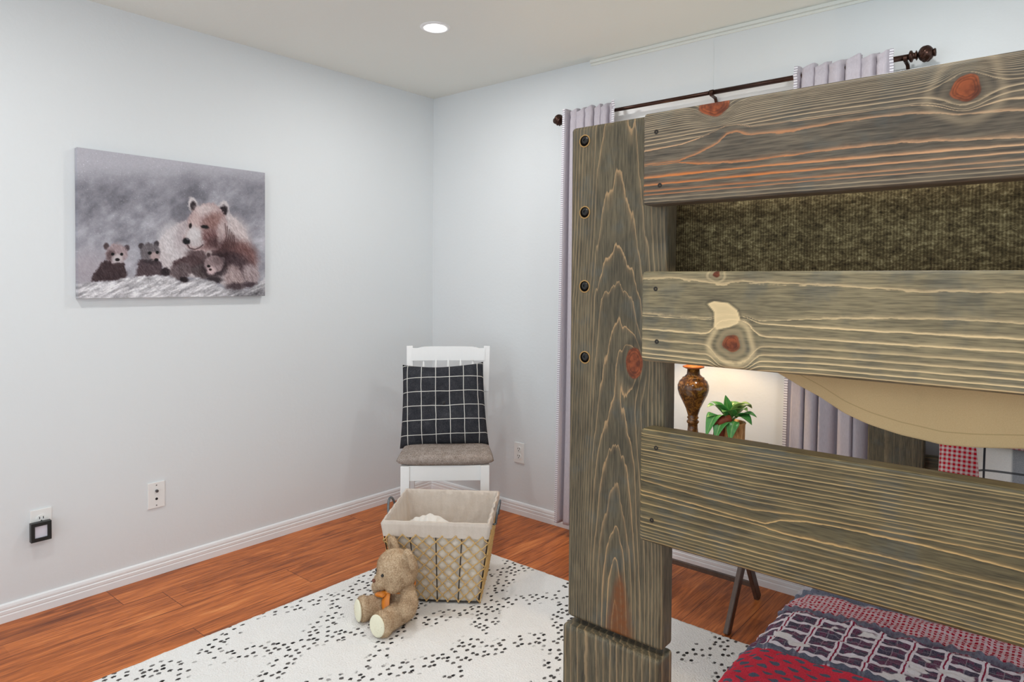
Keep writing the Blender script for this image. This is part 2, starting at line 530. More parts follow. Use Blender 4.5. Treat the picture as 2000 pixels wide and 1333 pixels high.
    for i in range(5):
        stroke([(1215 + i * 17, 650 + i * 22), (1228 + i * 15, 740 + i * 12), (1205 + i * 19, 830)], 7, (80, 62, 62), .6)
    # first cub
    poly([(275, 950), (330, 930), (440, 950), (466, 1040), (445, 1092), (190, 1098), (210, 1040), (250, 990)], (68, 55, 58), 10, 45)
    ell(305, 828, 22, 26, (84, 72, 74), 0, .3, 20); ell(464, 840, 22, 24, (80, 70, 74), 0, .3, 20)
    ell(386, 884, 84, 76, (158, 142, 145), 0, .15, 45)
    ell(340, 895, 34, 42, (92, 76, 78), 10, .5, 30, .9); ell(392, 925, 42, 38, (184, 176, 178), 0, .4, 20)
    ell(355, 888, 13, 11, (26, 22, 24), 0, .3, 0); ell(424, 888, 12, 11, (26, 22, 24), 0, .3, 0); ell(392, 930, 18, 12, (34, 28, 30), 0, .3, 0)
    ell(400, 965, 40, 12, (70, 58, 60), 0, .5, 0, .8)
    # second cub
    poly([(560, 930), (640, 915), (725, 940), (745, 1052), (528, 1060), (545, 1000)], (84, 72, 76), 10, 45)
    ell(575, 825, 22, 24, (72, 66, 70), 0, .3, 20); ell(692, 808, 20, 24, (72, 66, 70), 0, .3, 20)
    ell(642, 872, 76, 70, (108, 102, 106), 0, .18, 45)
    ell(678, 905, 36, 34, (168, 150, 150), 0, .4, 25); ell(640, 878, 15, 12, (26, 24, 26), 0, .3, 0); ell(697, 872, 12, 12, (28, 24, 26), 0, .3, 0)
    ell(690, 930, 16, 13, (34, 28, 30), 0, .3, 0); ell(640, 945, 60, 16, (58, 50, 54), 0, .5, 10, .8)
    # third cub
    ell(940, 965, 130, 66, (84, 68, 70), -8, .15, 45); ell(1050, 1010, 90, 55, (84, 74, 76), 5, .25, 45)
    ell(762, 1022, 42, 34, (52, 44, 48), 0, .25, 30)
    ell(880, 1015, 84, 62, (100, 88, 90), -20, .25, 55); ell(905, 1082, 34, 24, (44, 36, 40), 20, .3, 20)
    ell(1092, 884, 26, 30, (164, 152, 152), 0, .25, 20); ell(1090, 890, 14, 18, (80, 66, 68), 0, .4, 0)
    ell(1198, 930, 20, 26, (120, 108, 110), 0, .25, 20)
    ell(1135, 975, 96, 84, (50, 40, 44), 10, .3, 30, .9); ell(1130, 958, 76, 64, (140, 124, 126), 10, .15, 50); ell(1130, 1080, 70, 26, (48, 40, 44), 0, .4, 20, .9); ell(1165, 935, 36, 30, (104, 88, 90), 0, .5, 40, .8)
    ell(1112, 1008, 34, 32, (192, 172, 174), 0, .4, 15); ell(1092, 975, 13, 10, (30, 24, 26), 20, .3, 0); ell(1105, 1000, 12, 9, (60, 44, 46), 0, .3, 0)
    # snowy rock
    m = sstep(-12, 12, Y + (fbm(X / 30, Y / 30, 55, 3) - .5) * 30 - np.interp(X, [0, 300, 530, 700, 830, 900, 1000, 1130, 1215, 1400, 1480, 1600], [1118, 1095, 1062, 1048, 1066, 1104, 1068, 1092, 1150, 1150, 1090, 1000]))
    st = fbm((X * .9 - Y * .4) / 70, (X * .4 + Y * .9) / 16, 61, 4)
    c = 186 + (st - .5) * 150 + (nf - .5) * 50
    c = c - 70 * sstep(1180, 1400, X) * sstep(1090, 1190, Y)
    C = C * (1 - m[..., None]) + np.stack([c, c - 2, c + 2], -1) * m[..., None]
    C = (C - 128) * 1.12 + 126
    C += ((fbm(X / 3, Y / 3, 77, 1) > .93) * 60 * (fbm(X / 80, Y / 80, 78, 2)))[..., None]
    return np.clip(C, 14, 236)
def canvas():
    y0, y1, z0, z1, T = -1.968, -1.155, 1.229, 1.834, .030
    e = empty('canvas_print', (0, (y0 + y1) / 2, z0), 0, 'large grey canvas print of a bear with three cubs on the left wall', 'wall art')
    nu, nv = 400, 300
    uu, vv = np.meshgrid(np.linspace(0, 1, nu), np.linspace(0, 1, nv))
    rgb = nlin(bear_print(uu, vv))
    vs = np.stack([np.full(uu.size, T), (y0 + uu * (y1 - y0)).ravel(), (z1 - vv * (z1 - z0)).ravel()], -1)
    idx = np.arange(nu * nv).reshape(nv, nu)
    f = np.stack([idx[:-1, :-1], idx[1:, :-1], idx[1:, 1:], idx[:-1, 1:]], -1).reshape(-1, 4)
    fs = f.tolist(); vs = vs.tolist(); cols = rgb.reshape(-1, 3).tolist()
    border = list(idx[0, :]) + list(idx[1:, -1]) + list(idx[-1, -2::-1]) + list(idx[-2:0:-1, 0])
    b0 = len(vs)
    for i in border:
        vs.append((.002, vs[i][1], vs[i][2])); cols.append(cols[i])
    n = len(border)
    for k in range(n):
        fs.append((int(border[k]), int(border[(k + 1) % n]), b0 + (k + 1) % n, b0 + k))
    t = NT('printed_canvas', .7, .3)
    p = t.coord()
    t.color(t.attr('paint', 'Color'))
    t.bump(t.noise(p, 900, 1), .08, .0006)
    o = pyobj('printed_canvas', vs, fs, t.m, e)
    add_color(o.data, 'paint', cols)
    bm = bmesh.new()
    for lo, hi in (((.0005, y0 + .01, z0 + .01), (.02, y1 - .01, z0 + .045)), ((.0005, y0 + .01, z1 - .045), (.02, y1 - .01, z1 - .01)), ((.0005, y0 + .01, z0 + .045), (.02, y0 + .045, z1 - .045)), ((.0005, y1 - .045, z0 + .045), (.02, y1 - .01, z1 - .045))):
        bx(bm, lo, hi)
    obj('stretcher_frame', bm, plain('pale_pine', (205, 180, 140), .6), e)
canvas()

# ------------------------------------------------------------------ stained wood boards with a designed grain field
def board_mesh(Lth, Wd, T, field, nu=300, nv=80, rad=.005, endcap=True):
    """returns verts (a along, c across, d depth; d=0 front, d=T back), faces, attributes"""
    # cross-section loop (c, d)
    loop = []
    cs = np.linspace(rad, Wd - rad, nv)
    for c in cs: loop.append((c, 0))
    k = 4
    for i in range(1, k + 1):
        a = i / k * math.pi / 2; loop.append((Wd - rad + rad * math.sin(a), rad - rad * math.cos(a)))
    for d in np.linspace(rad, T - rad, 6)[1:]: loop.append((Wd, d))
    for i in range(1, k + 1):
        a = i / k * math.pi / 2; loop.append((Wd - rad + rad * math.cos(a), T - rad + rad * math.sin(a)))
    for c in np.linspace(Wd - rad, rad, 8)[1:]: loop.append((c, T))
    for i in range(1, k + 1):
        a = i / k * math.pi / 2; loop.append((rad - rad * math.sin(a), T - rad + rad * math.cos(a)))
    for d in np.linspace(T - rad, rad, 6)[1:]: loop.append((0, d))
    for i in range(1, k):
        a = i / k * math.pi / 2; loop.append((rad - rad * math.cos(a), rad - rad * math.sin(a)))
    loop = np.array(loop); n = len(loop)
    us = list(np.linspace(rad, Lth - rad, nu))
    st = [(0.0 + rad * (1 - math.sin(a)), rad * (1 - math.cos(a))) for a in (math.pi / 2, math.pi / 3, math.pi / 6)]
    rings = [(u, s) for u, s in st] + [(u, 0) for u in us] + [(Lth - u, s) for u, s in reversed(st)]
    V = []
    ctr = np.array([Wd / 2, T / 2])
    for u, s in rings:
        q = ctr + (loop - ctr) * np.array([(Wd / 2 - s) / (Wd / 2), (T / 2 - s) / (T / 2)])
        V.append(np.column_stack([np.full(n, u), q]))
    V = np.concatenate(V)
    m = len(rings)
    i = np.arange(m - 1)[:, None] * n; j = np.arange(n)[None, :]; j2 = (j + 1) % n
    f = np.stack([i + j, i + j2, i + n + j2, i + n + j], -1).reshape(-1, 4)
    fs = f.tolist() + [tuple(reversed(range(n))), tuple(range((m - 1) * n, m * n))]
    return V, fs, field(V[:, 0], V[:, 1], V[:, 2])

def stained(name, dark, mid, light, orange, lw=.0016, fiber=1.0, along='x'):
    t = NT(name, .45, .26)
    p = t.coord(); x, y, z = t.xyz(p)
    g, s = t.attr('grain'), t.attr('spacing')
    tint, knot, inten = t.attr('tint'), t.attr('knot'), t.attr('inten')
    if along == 'x': fv = t.vec(x * 9, y * 160, z * 160); fv2 = t.vec(x * 26, y * 420, z * 420); bl = t.vec(x * 7, y * 16, z * 16)
    else: fv = t.vec(x * 160, y * 160, z * 9); fv2 = t.vec(x * 420, y * 420, z * 26); bl = t.vec(x * 16, y * 16, z * 7)
    n1 = t.noise(fv, 1, 4, .65); n2 = t.noise(fv2, 1, 2, .6); nb = t.noise(bl, 1, 4, .6)
    # wobble of the ring lines
    gg = g + (n1 - .5) * .22 * fiber + (t.noise(p, 60, 3) - .5) * .16
    f = gg.fract()
    d1 = f * s; d2 = (1 - f) * s
    rise = t.ss((s * .30).min(lw * 2.2), 0.0, d1); fall = t.ss((s * .12).min(lw * .7), 0.0, d2)
    line = rise.max(fall) * inten * (.40 + nb * .9) * (.45 + t.white(t.vec(gg.floor(), 3.7, 1.0)) * .75)
    soft = t.ss((s * .6).min(.008), 0.0, d1) * .18
    body = (n1 * .55 + n2 * .3 + nb * .55 - .22)
    c = t.mix(t.ss(.15, .8, body), dark, mid)
    c = t.mix(t.ss(.50, .68, t.noise(p, 17, 3, .6)) * .45, c, lin((80, 84, 80)))
    c = t.mix(t.ss(.60, .30, n2) * .45, c, t.mix(.5, dark, lin((24, 22, 18))))
    lc = t.mix((tint * (.35 + nb * 1.1)).min(1.0), light, orange)
    c = t.mix((soft * inten).min(1.0), c, lc)
    c = t.mix(line.min(1.0), c, lc)
    # knots: red-brown heart with rings
    kr = t.noise(p, 90, 3)
    kc = t.mix(t.ss(.3, .75, kr), lin((84, 38, 18)), lin((146, 74, 38)))
    kc = t.mix(((knot * 34 + kr * 5).sin() * .5 + .5) * .45, kc, lin((58, 30, 16)))
    c = t.mix(t.ss(.45, .62, knot + (kr - .5) * .12), c, kc)
    c = t.mix(t.attr('halo') * .75, c, t.mix(nb, lin((38, 33, 26)), dark))
    c = t.mix(t.attr('pale'), c, light)
    c = t.mix(t.attr('stain') * (.3 + kr), c, lin((110, 62, 26)))
    fleck = t.ss(.70, .80, t.noise(t.vec(x * 55, y * 55, z * 55), 1, 1)) * .35
    c = t.mix(fleck * inten * .5, c, lin((40, 34, 26)))
    t.color(c)
    t.put(t.b.inputs['Roughness'], .38 + n1 * .2)
    t.bump(line * .5 + n2 * .4, .12, .0008)
    return t.m
ATTRS = ('grain', 'spacing', 'tint', 'knot', 'inten', 'halo', 'pale', 'stain')
def lines_field(lines, knots=(), warp=None, hooks=(), stain=None, Wd=.14, fade=None):
    """lines: list of (polyline[(u,v)...], tint, inten) bottom to top"""
    lines = list(lines)
    def field(u, v, d):
        v = v.copy()
        K = len(lines)
        us = np.unique(np.round(u, 5))
        g = np.zeros_like(u); sp = np.zeros_like(u); ti = np.zeros_like(u); it = np.zeros_like(u)
        tk = np.array([l[1] for l in lines]); ik = np.array([l[2] for l in lines])
        for uu in us:
            sel = np.abs(u - uu) < 1e-5
            vk = np.array([np.interp(uu, [p[0] for p in l[0]], [p[1] for p in l[0]]) for l in lines])
            if warp: vk = warp(uu, vk)
            vk = np.maximum.accumulate(vk + np.arange(K) * 1e-5)
            ext = np.concatenate([[vk[0] - .006], vk, [vk[-1] + .006]])
            gap = np.diff(ext); 
            kk = np.interp(v[sel], ext, np.arange(-1, K + 1))
            over = v[sel] - ext[-1]; kk = kk + np.maximum(over, 0) / .006; kk = kk - np.maximum(ext[0] - v[sel], 0) / .006
            g[sel] = kk
            seg = np.clip(np.searchsorted(ext, v[sel]) - 1, 0, K)
            sp[sel] = gap[seg]
            ti[sel] = np.interp(kk, np.arange(K), tk); it[sel] = np.interp(kk, np.arange(K), ik)
        edge = (v > Wd - .004) & (d > .004)
        g = g + edge * d / .006; it = np.where(edge, .3, it)
        if fade: ti = ti * np.interp(u, *fade)
        A = dict(grain=g + 50, spacing=np.maximum(sp, .0012), tint=ti, inten=it)
        kn = np.zeros_like(u); ha = np.zeros_like(u); pa = np.zeros_like(u)
        for ku, kv, ru, rv, halo in knots:
            a = np.arctan2((v - kv) / rv, (u - ku) / ru)
            r = np.sqrt(((u - ku) / ru) ** 2 + ((v - kv) / rv) ** 2) * (1 + .06 * np.sin(3 * a + 1) + .04 * np.sin(5 * a))
            kn = np.maximum(kn, np.clip(1.5 - r, 0, 1.0) * (1 if halo >= 0 else 0))
            w = np.exp(-((r - 1.3) / .32) ** 2) * abs(halo)
            ha = np.maximum(ha, w)
            ring = (.5 + .5 * np.cos(r * 5.2)) * np.exp(-((r - 2.0) / .8) ** 2) * abs(halo)
            pa = np.maximum(pa, .6 * ring * (halo > .3))
        if len(hooks):
            Pq = np.array(hooks); ins = np.zeros(u.shape, bool); dm = np.full(u.shape, 1e9)
            for (ax, ay), (bx_, by) in zip(Pq, np.roll(Pq, -1, 0)):
                ex, ey = bx_ - ax, by - ay
                tt = np.clip(((u - ax) * ex + (v - ay) * ey) / (ex * ex + ey * ey), 0, 1)
                dm = np.minimum(dm, np.hypot(u - ax - tt * ex, v - ay - tt * ey))
                ins ^= ((ay > v) != (by > v)) & (u < ex * (v - ay) / (ey if ey else 1e-9) + ax)
            sd = np.where(ins, dm, -dm)
            pa = np.maximum(pa, sstep(-.0006, .0008, sd) * (.72 + .28 * np.exp(-np.abs(sd) / .003)) * (d < .004))
            ha = np.maximum(ha, .7 * np.exp(-((sd + .0025) / .0014) ** 2))
        A['knot'] = kn; A['halo'] = ha; A['pale'] = pa
        A['stain'] = stain(u, v) if stain else np.zeros_like(u)
        return A
    return field

bed = empty('bunk_bed', (2.419, -1.942, 0), 0, 'grey-brown stained wooden bunk bed with plank ends filling the right side', 'bunk bed')
def add_board(name, mat, Lth, Wd, T, field, to_world, nu=300, nv=80, rad=.005, parent=bed):
    V, fs, A = board_mesh(Lth, Wd, T, field, nu, nv, rad)
    W3 = to_world(V[:, 0], V[:, 1], V[:, 2])
    o = pyobj(name, W3, fs, mat, parent, smooth=False)
    for k in ATTRS: add_attr(o.data, k, A[k])
    me = o.data
    bmm = bmesh.new(); bmm.from_mesh(me); bmesh.ops.recalc_face_normals(bmm, faces=bmm.faces); bmm.to_mesh(me); bmm.free()
    me.polygons.foreach_set('use_smooth', [True] * (len(me.polygons) - 2) + [False] * 2)
    return o

PX0, PY = 2.583, -1.980
D1, D2, D3 = lin((66, 60, 54)), lin((104, 95, 82)), lin((196, 172, 138))
OR = lin((190, 112, 54))
M_w1 = stained('stained_plank_a', lin((52, 48, 43)), lin((112, 102, 86)), lin((206, 184, 148)), OR, .0017)
M_w2 = stained('stained_plank_b', lin((82, 76, 60)), lin((148, 136, 104)), lin((220, 196, 150)), OR, .0015)
M_w3 = stained('stained_plank_c', lin((52, 48, 36)), lin((110, 100, 72)), lin((190, 166, 118)), lin((194, 150, 90)), .0011)
M_wp = stained('stained_post', lin((54, 50, 40)), lin((112, 102, 80)), lin((176, 152, 116)), lin((168, 116, 64)), .0012, 1.0, 'z')

# top plank
def sp(*p): return list(p)
L = []
L.append((sp((0, .004), (.9, .004)), 0, .35))
L.append((sp((0, .009), (.9, .008)), 0, .35))
L.append((sp((0, .0150), (.3, .0158), (.477, .0135), (.9, .013)), .95, .9))
L.append((sp((0, .0205), (.477, .0195), (.9, .019)), 1, 1))
L.append((sp((0, .0300), (.2, .0305), (.477, .0275), (.9, .026)), 1, 1))
L.append((sp((0, .0420), (.2, .0420), (.477, .0360), (.9, .034)), .95, 1))
L.append((sp((0, .0612), (.062, .0614), (.066, .0600), (.092, .0552), (.15, .0510), (.28, .0540), (.358, .0535), (.477, .0445), (.9, .042)), .95, 1))
L.append((sp((0, .0616), (.062, .0618), (.066, .0635), (.092, .0700), (.122, .0820), (.136, .0935), (.15, .0950), (.17, .0880), (.227, .0860), (.296, .0890), (.357, .0885), (.42, .0840), (.477, .0740), (.9, .07)), .85, 1))
L.append((sp((0, .0840), (.065, .0870), (.103, .0960), (.134, .1060), (.15, .1060), (.17, .1000), (.245, .0985), (.357, .0985), (.40, .0955), (.477, .0885), (.9, .085)), .45, .95))
lf = [.0925, .0985, .1035, .108, .112, .1155, .119, .122, .125, .128, .131, .1335, .136, .1385]
rt = [.0975, .1045, .1105, .115, .1185, .1215, .1245, .127, .1295, .1315, .1335, .1355, .1375, .139]
for i, (a, b) in enumerate(zip(lf, rt)):
    L.append((sp((0, a), (.07, a + .002), (.24, (a + b) / 2 + .005 * (1 - i / 14)), (.477, b), (.9, b)), .12 * (i < 3), .62))
def warp1(u, vk):
    g = math.exp(-((u - .118) / .027) ** 2)
    vk = np.where(vk > .107, .107 + (vk - .107) * (1 - .58 * g), vk)
    g2 = math.exp(-((u - .424) / .026) ** 2)
    dv = vk - .108
    return vk + np.sign(dv) * .017 * g2 * np.exp(-(dv / .022) ** 2) * (np.abs(dv) < .05)
F1 = lines_field(L, knots=[(.117, .1415, .0235, .0205, .25), (.424, .1085, .0155, .0165, .34)], warp=warp1, fade=([0, .16, .30, .48], [1, 1, .75, .42]))
TX = lambda z0: (lambda a, c, d: np.column_stack([PX0 + a, PY + d, z0 + c]))
PL = .80
add_board('plank', M_w1, PL, .143, .038, F1, TX(1.433), 420, 110)
# middle plank
HOOK = [(0.11, 0.093), (0.12, 0.097), (0.141, 0.095), (0.155, 0.085), (0.159, 0.073), (0.156, 0.066), (0.143, 0.06), (0.125, 0.056), (0.12, 0.061), (0.121, 0.073), (0.12, 0.082), (0.114, 0.089)]
L = []
lf = [.006, .012, .020, .034, .050, .072]
rt = [.009, .017, .026, .036, .048, .063]
for i, (a, b) in enumerate(zip(lf, rt)):
    L.append((sp((0, a), (.10, a - .002), (.19, (a * .5 + b * .5)), (.26, b * .9 + a * .1 + .001), (.48, b), (.9, b + .003)), .05, .95))
L.append((sp((0, .0735), (.10, .0700), (.18, .0700), (.25, .0760), (.35, .0815), (.42, .083), (.48, .081), (.9, .085)), .05, .9))
L.append((sp((0, .129), (.05, .131), (.09, .1275), (.125, .1215), (.16, .1265), (.2, .1245), (.3, .1205), (.38, .1150), (.48, .1160), (.9, .112)), .08, 1))
L.append((sp((0, .150), (.9, .150)), 0, .3))
def warp2(u, vk):
    g = math.exp(-((u - .149) / .030) ** 4)
    dv = vk - .037
    return vk + np.sign(dv) * .026 * g * np.exp(-(dv / .03) ** 2)
F2 = lines_field(L, knots=[(.147, .037, .0135, .0130, 1.0), (.123, .1365, .0055, .0050, .7)], warp=warp2, hooks=HOOK)
add_board('plank', M_w2, PL, .141, .038, F2, TX(1.188), 420, 100)
# lower plank: tight straight grain with a tongue
L = []
lowl = [.004, .009, .0135, .018, .0235, .030, .038, .049, .061]
lowr = [.006, .011, .0165, .0215, .027, .0335, .041, .050, .058]
for a, b in zip(lowl, lowr): L.append((sp((0, a), (.2, a * .6 + b * .4 - .002), (.487, b), (.9, b)), .25, .8))
L.append((sp((0, .0740), (.12, .0705), (.199, .0690), (.205, .0670), (.234, .0655), (.30, .066), (.487, .0665), (.9, .067)), .5, 1))
L.append((sp((0, .0800), (.12, .0760), (.199, .0725), (.205, .0755), (.22, .083), (.254, .0890), (.30, .0915), (.394, .0920), (.487, .088), (.9, .086)), .5, 1))
L.append((sp((0, .0970), (.10, .0915), (.18, .0890), (.25, .0960), (.394, .1010), (.487, .1030), (.9, .105)), .55, 1))
for i in range(15):
    a = .104 + i * .0052 + .0016 * math.sin(i * 2.3); b = .1095 + i * .0050 + .0014 * math.sin(i * 1.7 + 1)
    L.append((sp((0, a), (.18, a - .0035 * (1 - i / 15) + .0005), (.487, b), (.9, b)), .2, .72 + .2 * (i % 4 == 0)))
F3 = lines_field(L, Wd=.18)
add_board('plank', M_w3, PL, .179, .038, F3, TX(.902), 420, 130, .006)
# post: pointed arches
def post_field(seed, top, kx=None):
    def field(u, v, d):      # u = height along, v across (0..W), d depth
        s = v - .099
        zz = u + top
        jag = (fbm(v * 260, zz * 16, seed, 3) - .5) * .016 + (fbm(v * 40, zz * 5, seed + 3, 2) - .5) * .010
        hz = np.interp(zz + jag, [.70, .80, .862, .915, 1.003, 1.054, 1.15, 1.283, 1.317, 1.391, 1.60], [.001, .010, .020, .030, .040, .050, .060, .070, .079, .089, .104])
        ss2 = s * np.where(s > 0, 1.12, 1.0)
        rad_ = np.sqrt(ss2 ** 2 + hz ** 2)
        g = -rad_ / .0100 - np.maximum(-s - .045, 0) / .0095 - np.maximum(s - .055, 0) / .018 + .5 * fbm(v * 14, zz * 2.2, seed + 9, 2) + 0.85 * fbm(v * 70, zz * .9, seed + 14, 2)
        kn = np.zeros_like(u); ha = np.zeros_like(u)
        if kx:
            ku, kv, ru, rv = kx
            r = np.sqrt(((zz - ku) / ru) ** 2 + ((v - kv) / rv) ** 2)
            g = g + 2.2 * np.exp(-(r / 1.7) ** 2)
            kn = np.clip(1.5 - r, 0, 1); ha = np.exp(-((r - 1.35) / .25) ** 2) * .6
        e = .0006
        # spacing from an analytic estimate of the gradient
        sp_ = .0100 * rad_ / np.sqrt(ss2 ** 2 + (hz * .17) ** 2 + 1e-6)
        sp_ = np.clip(sp_, .006, .03); sp_ = sp_ / (1 + sp_ * np.where(s < -.045, 1 / .0095, np.where(s > .055, 1 / .018, 0)))
        edge = sstep(.02, .06, np.abs(s))
        st = np.clip(1 - np.abs(v - .108) / (.010 + .25 * np.clip(.815 - zz, 0, .12)), 0, 1) * sstep(.83, .79, zz) if kx else np.zeros_like(u)
        return dict(grain=g + 50, spacing=sp_, tint=.15 + .2 * (1 - edge), knot=kn, inten=.36 + .50 * (1 - edge) + .12 * (s > .05), halo=ha, pale=np.zeros_like(u), stain=np.clip(st * 1.6, 0, 1))
    return field
TZ = lambda x0, y0, z0: (lambda a, c, d: np.column_stack([x0 + c, y0 + d, z0 + a]))
def straight_field(seed, tint=.1, inten=.5, wide=.0135):
    def field(u, v, d):
        jag = (fbm(v * 20, u * 4, seed, 3) - .5) * .01
        g = (v + d * .5 + jag) / wide + 2.2 * fbm(v * 26, u * 1.5, seed + 4, 2)
        z = np.zeros_like(u)
        return dict(grain=g + 50, spacing=z + wide * .8, tint=z + tint, knot=z, inten=z + inten, halo=z, pale=z, stain=z)
    return field
add_board('post', M_wp, 1.583 - .713, .187, .038, post_field(3, .713, (1.178, .131, .027, .0165)), TZ(2.419, -1.942, .713), 420, 110, .006)
add_board('post', M_wp, .704, .189, .051, straight_field(8, .15, .6), TZ(2.418, -1.955, 0), 160, 60, .006)
# far side and wall-end posts, planks and rails of the bunk
PXR = 3.197
add_board('post', M_wp, .87, .187, .038, straight_field(12), TZ(PXR, -1.942, .713), 60, 24, .006)
add_board('post', M_wp, .704, .189, .051, straight_field(13), TZ(PXR, -1.955, 0), 60, 24, .006)
for x0 in (2.520, PXR):
    add_board('post', M_wp, 1.583, .18, .038, straight_field(21, 0, .22, .02), TZ(x0, -.185, 0), 80, 24, .006)
for z0, h in ((.44, .14), (.60, .10), (1.188, .14), (1.433, .14)):
    add_board('plank', M_w3, .78, h, .034, straight_field(int(z0 * 100), 0, .3, .016), lambda a, c, d, z0=z0: np.column_stack([2.600 + a, -.147 + d, z0 + c]), 60, 24, .005)
RY = lambda x0, z0: (lambda a, c, d: np.column_stack([x0 + d, -1.904 + a, z0 + c]))
for x0 in (2.428, 3.345):
    for z0, h in ((1.152, .183), (1.398, .178)):
        add_board('side_rail', M_w3, 1.75, h, .038, straight_field(31), RY(x0, z0), 50, 20, .005)
add_board('side_rail', M_w3, 1.75, .15, .038, straight_field(33), RY(2.428, .10), 50, 20, .005)
add_board('side_rail', M_w3, 1.75, .15, .038, straight_field(34), RY(3.345, .10), 50, 20, .005)
box('bunk_board', (2.468, -1.86, 1.19), (3.345, -.16, 1.205), plain('plywood', (170, 140, 100), .7), bed)
box('bunk_board', (2.468, -1.86, .20), (3.345, -.16, .215), plain('plywood', (170, 140, 100), .7), bed)
# post bolts on discs painted as shade of uncut holes, screws in the planks
M_hole_shade = plain('painted_hole_shade', (10, 8, 6), .9, .05)
M_bolt = plain('black_bolt', (30, 27, 24), .35, .4, .3)
M_rim = plain('raw_wood_rim', (150, 118, 70), .7)
def bolt(x, z):
    c = (x, -1.942, z); RX = Matrix.Rotation(R(90), 4, 'X')   # +z -> -y
    bm = bmesh.new(); lathe(bm, [(.0112, -.001), (.0112, .0007), (.0092, .0009), (.0088, -.001)], c, 28, RX)
    o = obj('bolt_hole_rim', bm, M_rim, bed)
    bm = bmesh.new(); lathe(bm, [(0, .0004), (.0095, .0004)], c, 28, RX); obj('bolt_hole_shade', bm, M_hole_shade, o)  # flat near-black disc on the surface, recess shade put into its colour
    bm = bmesh.new(); lathe(bm, [(.0066, 0), (.0066, .0012), (.0052, .0022), (.0026, .0022), (.0024, .0008), (0, .0008)], (x + .001, -1.942, z + .001), 6 * 4, RX)
    obj('bolt', bm, M_bolt, o)
for x, z in ((2.4475, 1.557), (2.449, 1.433), (2.450, 1.304), (2.452, 1.180)): bolt(x, z)
for u, z in ((.023, 1.433 + .112), (.030, 1.433 + .029), (.025, 1.188 + .114), (.028, 1.188 + .032), (.029, .902 + .152), (.023, .902 + .037)):
    bm = bmesh.new(); lathe(bm, [(.0036, -.001), (.0036, .0004), (.0012, .0005), (.0008, -.0004), (0, -.0004)], (PX0 + u, PY, z), 14, Matrix.Rotation(R(90), 4, 'X'))
    obj('screw', bm, plain('dark_screw', (46, 40, 34), .35, .6, .7), bed)

# ------------------------------------------------------------------ mattress of the upper bunk
def mattress_mat():
    t = NT('heathered_knit', .9, .15)
    x, y, z = t.xyz()
    n = t.noise(t.vec(x * 135, y * 135, z * 230), 1, 3, .65, .6)
    n0 = t.noise(t.vec(x * 40, y * 40, z * 80), 1, 3, .6)
    rib = (x * 2 * math.pi / .0042).sin() * .5 + .5
    f = n * .7 + n0 * .35 + rib * .08 - .06
    t.color(t.ramp(f, [(.32, lin((56, 48, 34))), (.50, lin((104, 91, 64))), (.64, lin((152, 138, 100))), (.78, lin((212, 200, 160)))]))
    t.bump(n * .7 + rib * .5, .5, .002)
    return t.m
bm = bmesh.new(); bx(bm, (2.520, -1.84, 1.207), (3.335, -.16, 1.475), .045, 5)
o = obj('upper_mattress', bm, mattress_mat(), None, smooth=True)
def settle(o, loc):
    """give a one-mesh thing its own origin"""
    o.data.transform(Matrix.Translation(-Vector(loc))); o.location = loc
    return o
settle(o, (2.93, -1.0, 1.207))
tag(o, 'dark mottled knit mattress between the two upper planks of the bunk', 'mattress')

# ------------------------------------------------------------------ tan sheet sagging below the upper bunk
def tan_sheet():
    t = NT('tan_cotton', .85, .15)
    p = t.coord(); x, y, z = t.xyz(p)
    hem = t.attr('hem')
    wv = t.noise(p, 900, 2); st = t.noise(p, 9, 3)
    c = t.mix(wv, lin((214, 186, 138)), lin((230, 204, 158)))
    c = t.mix(t.ss(.62, .8, st) * .35, c, lin((150, 128, 96)))
    stitch = t.ss(.0010, .0004, (hem - .0165).abs()) 
    c = t.mix(stitch * .4, c, lin((160, 130, 88)))
    t.color(c); t.bump(st + wv * .2, .25, .01)
    tr = t.new('ShaderNodeBsdfTranslucent'); t.put(tr.inputs[0], c); mx = t.new('ShaderNodeMixShader'); mx.inputs[0].default_value = .3
    t.t.links.new(t.b.outputs[0], mx.inputs[1]); t.t.links.new(tr.outputs[0], mx.inputs[2]); t.t.links.new(mx.outputs[0], t.n['Material Output'].inputs[0])
    px = [2.600, 2.745, 2.777, 2.804, 2.833, 2.866, 2.899, 2.936, 2.982, 3.015, 3.065, 3.13, 3.19, 3.24, 3.28, 3.32, 3.35]
    pz = [1.204, 1.192, 1.176, 1.162, 1.15, 1.134, 1.123, 1.114, 1.108, 1.11, 1.115, 1.121, 1.130, 1.142, 1.156, 1.175, 1.200]
    def fn(u, v):
        X = 2.600 + u * .75
        zb = np.interp(X, px, pz); zt = 1.206
        Z = zb + (zt - zb) * v
        Y = -1.905 - .016 * math.sin((1 - v) * 1.4) * (zt - zb) / .12 + .006 * math.sin(X * 21) * (1 - v) + .003 * math.sin(X * 47 + 1)
        return (X, Y, Z)
    vs, fs = grid(fn, 110, 40)
    o = pyobj('bunk_sheet', vs, fs, t.m, None, smooth=True)
    zb = np.interp([v[0] for v in vs], px, pz)
    add_attr(o.data, 'hem', np.array([v[2] for v in vs]) - zb)
    solidify(o, .0015)
    settle(o, (2.975, -1.905, 1.206))
    tag(o, 'tan cotton sheet hanging in a curve below the middle bunk plank', 'bed sheet')
tan_sheet()

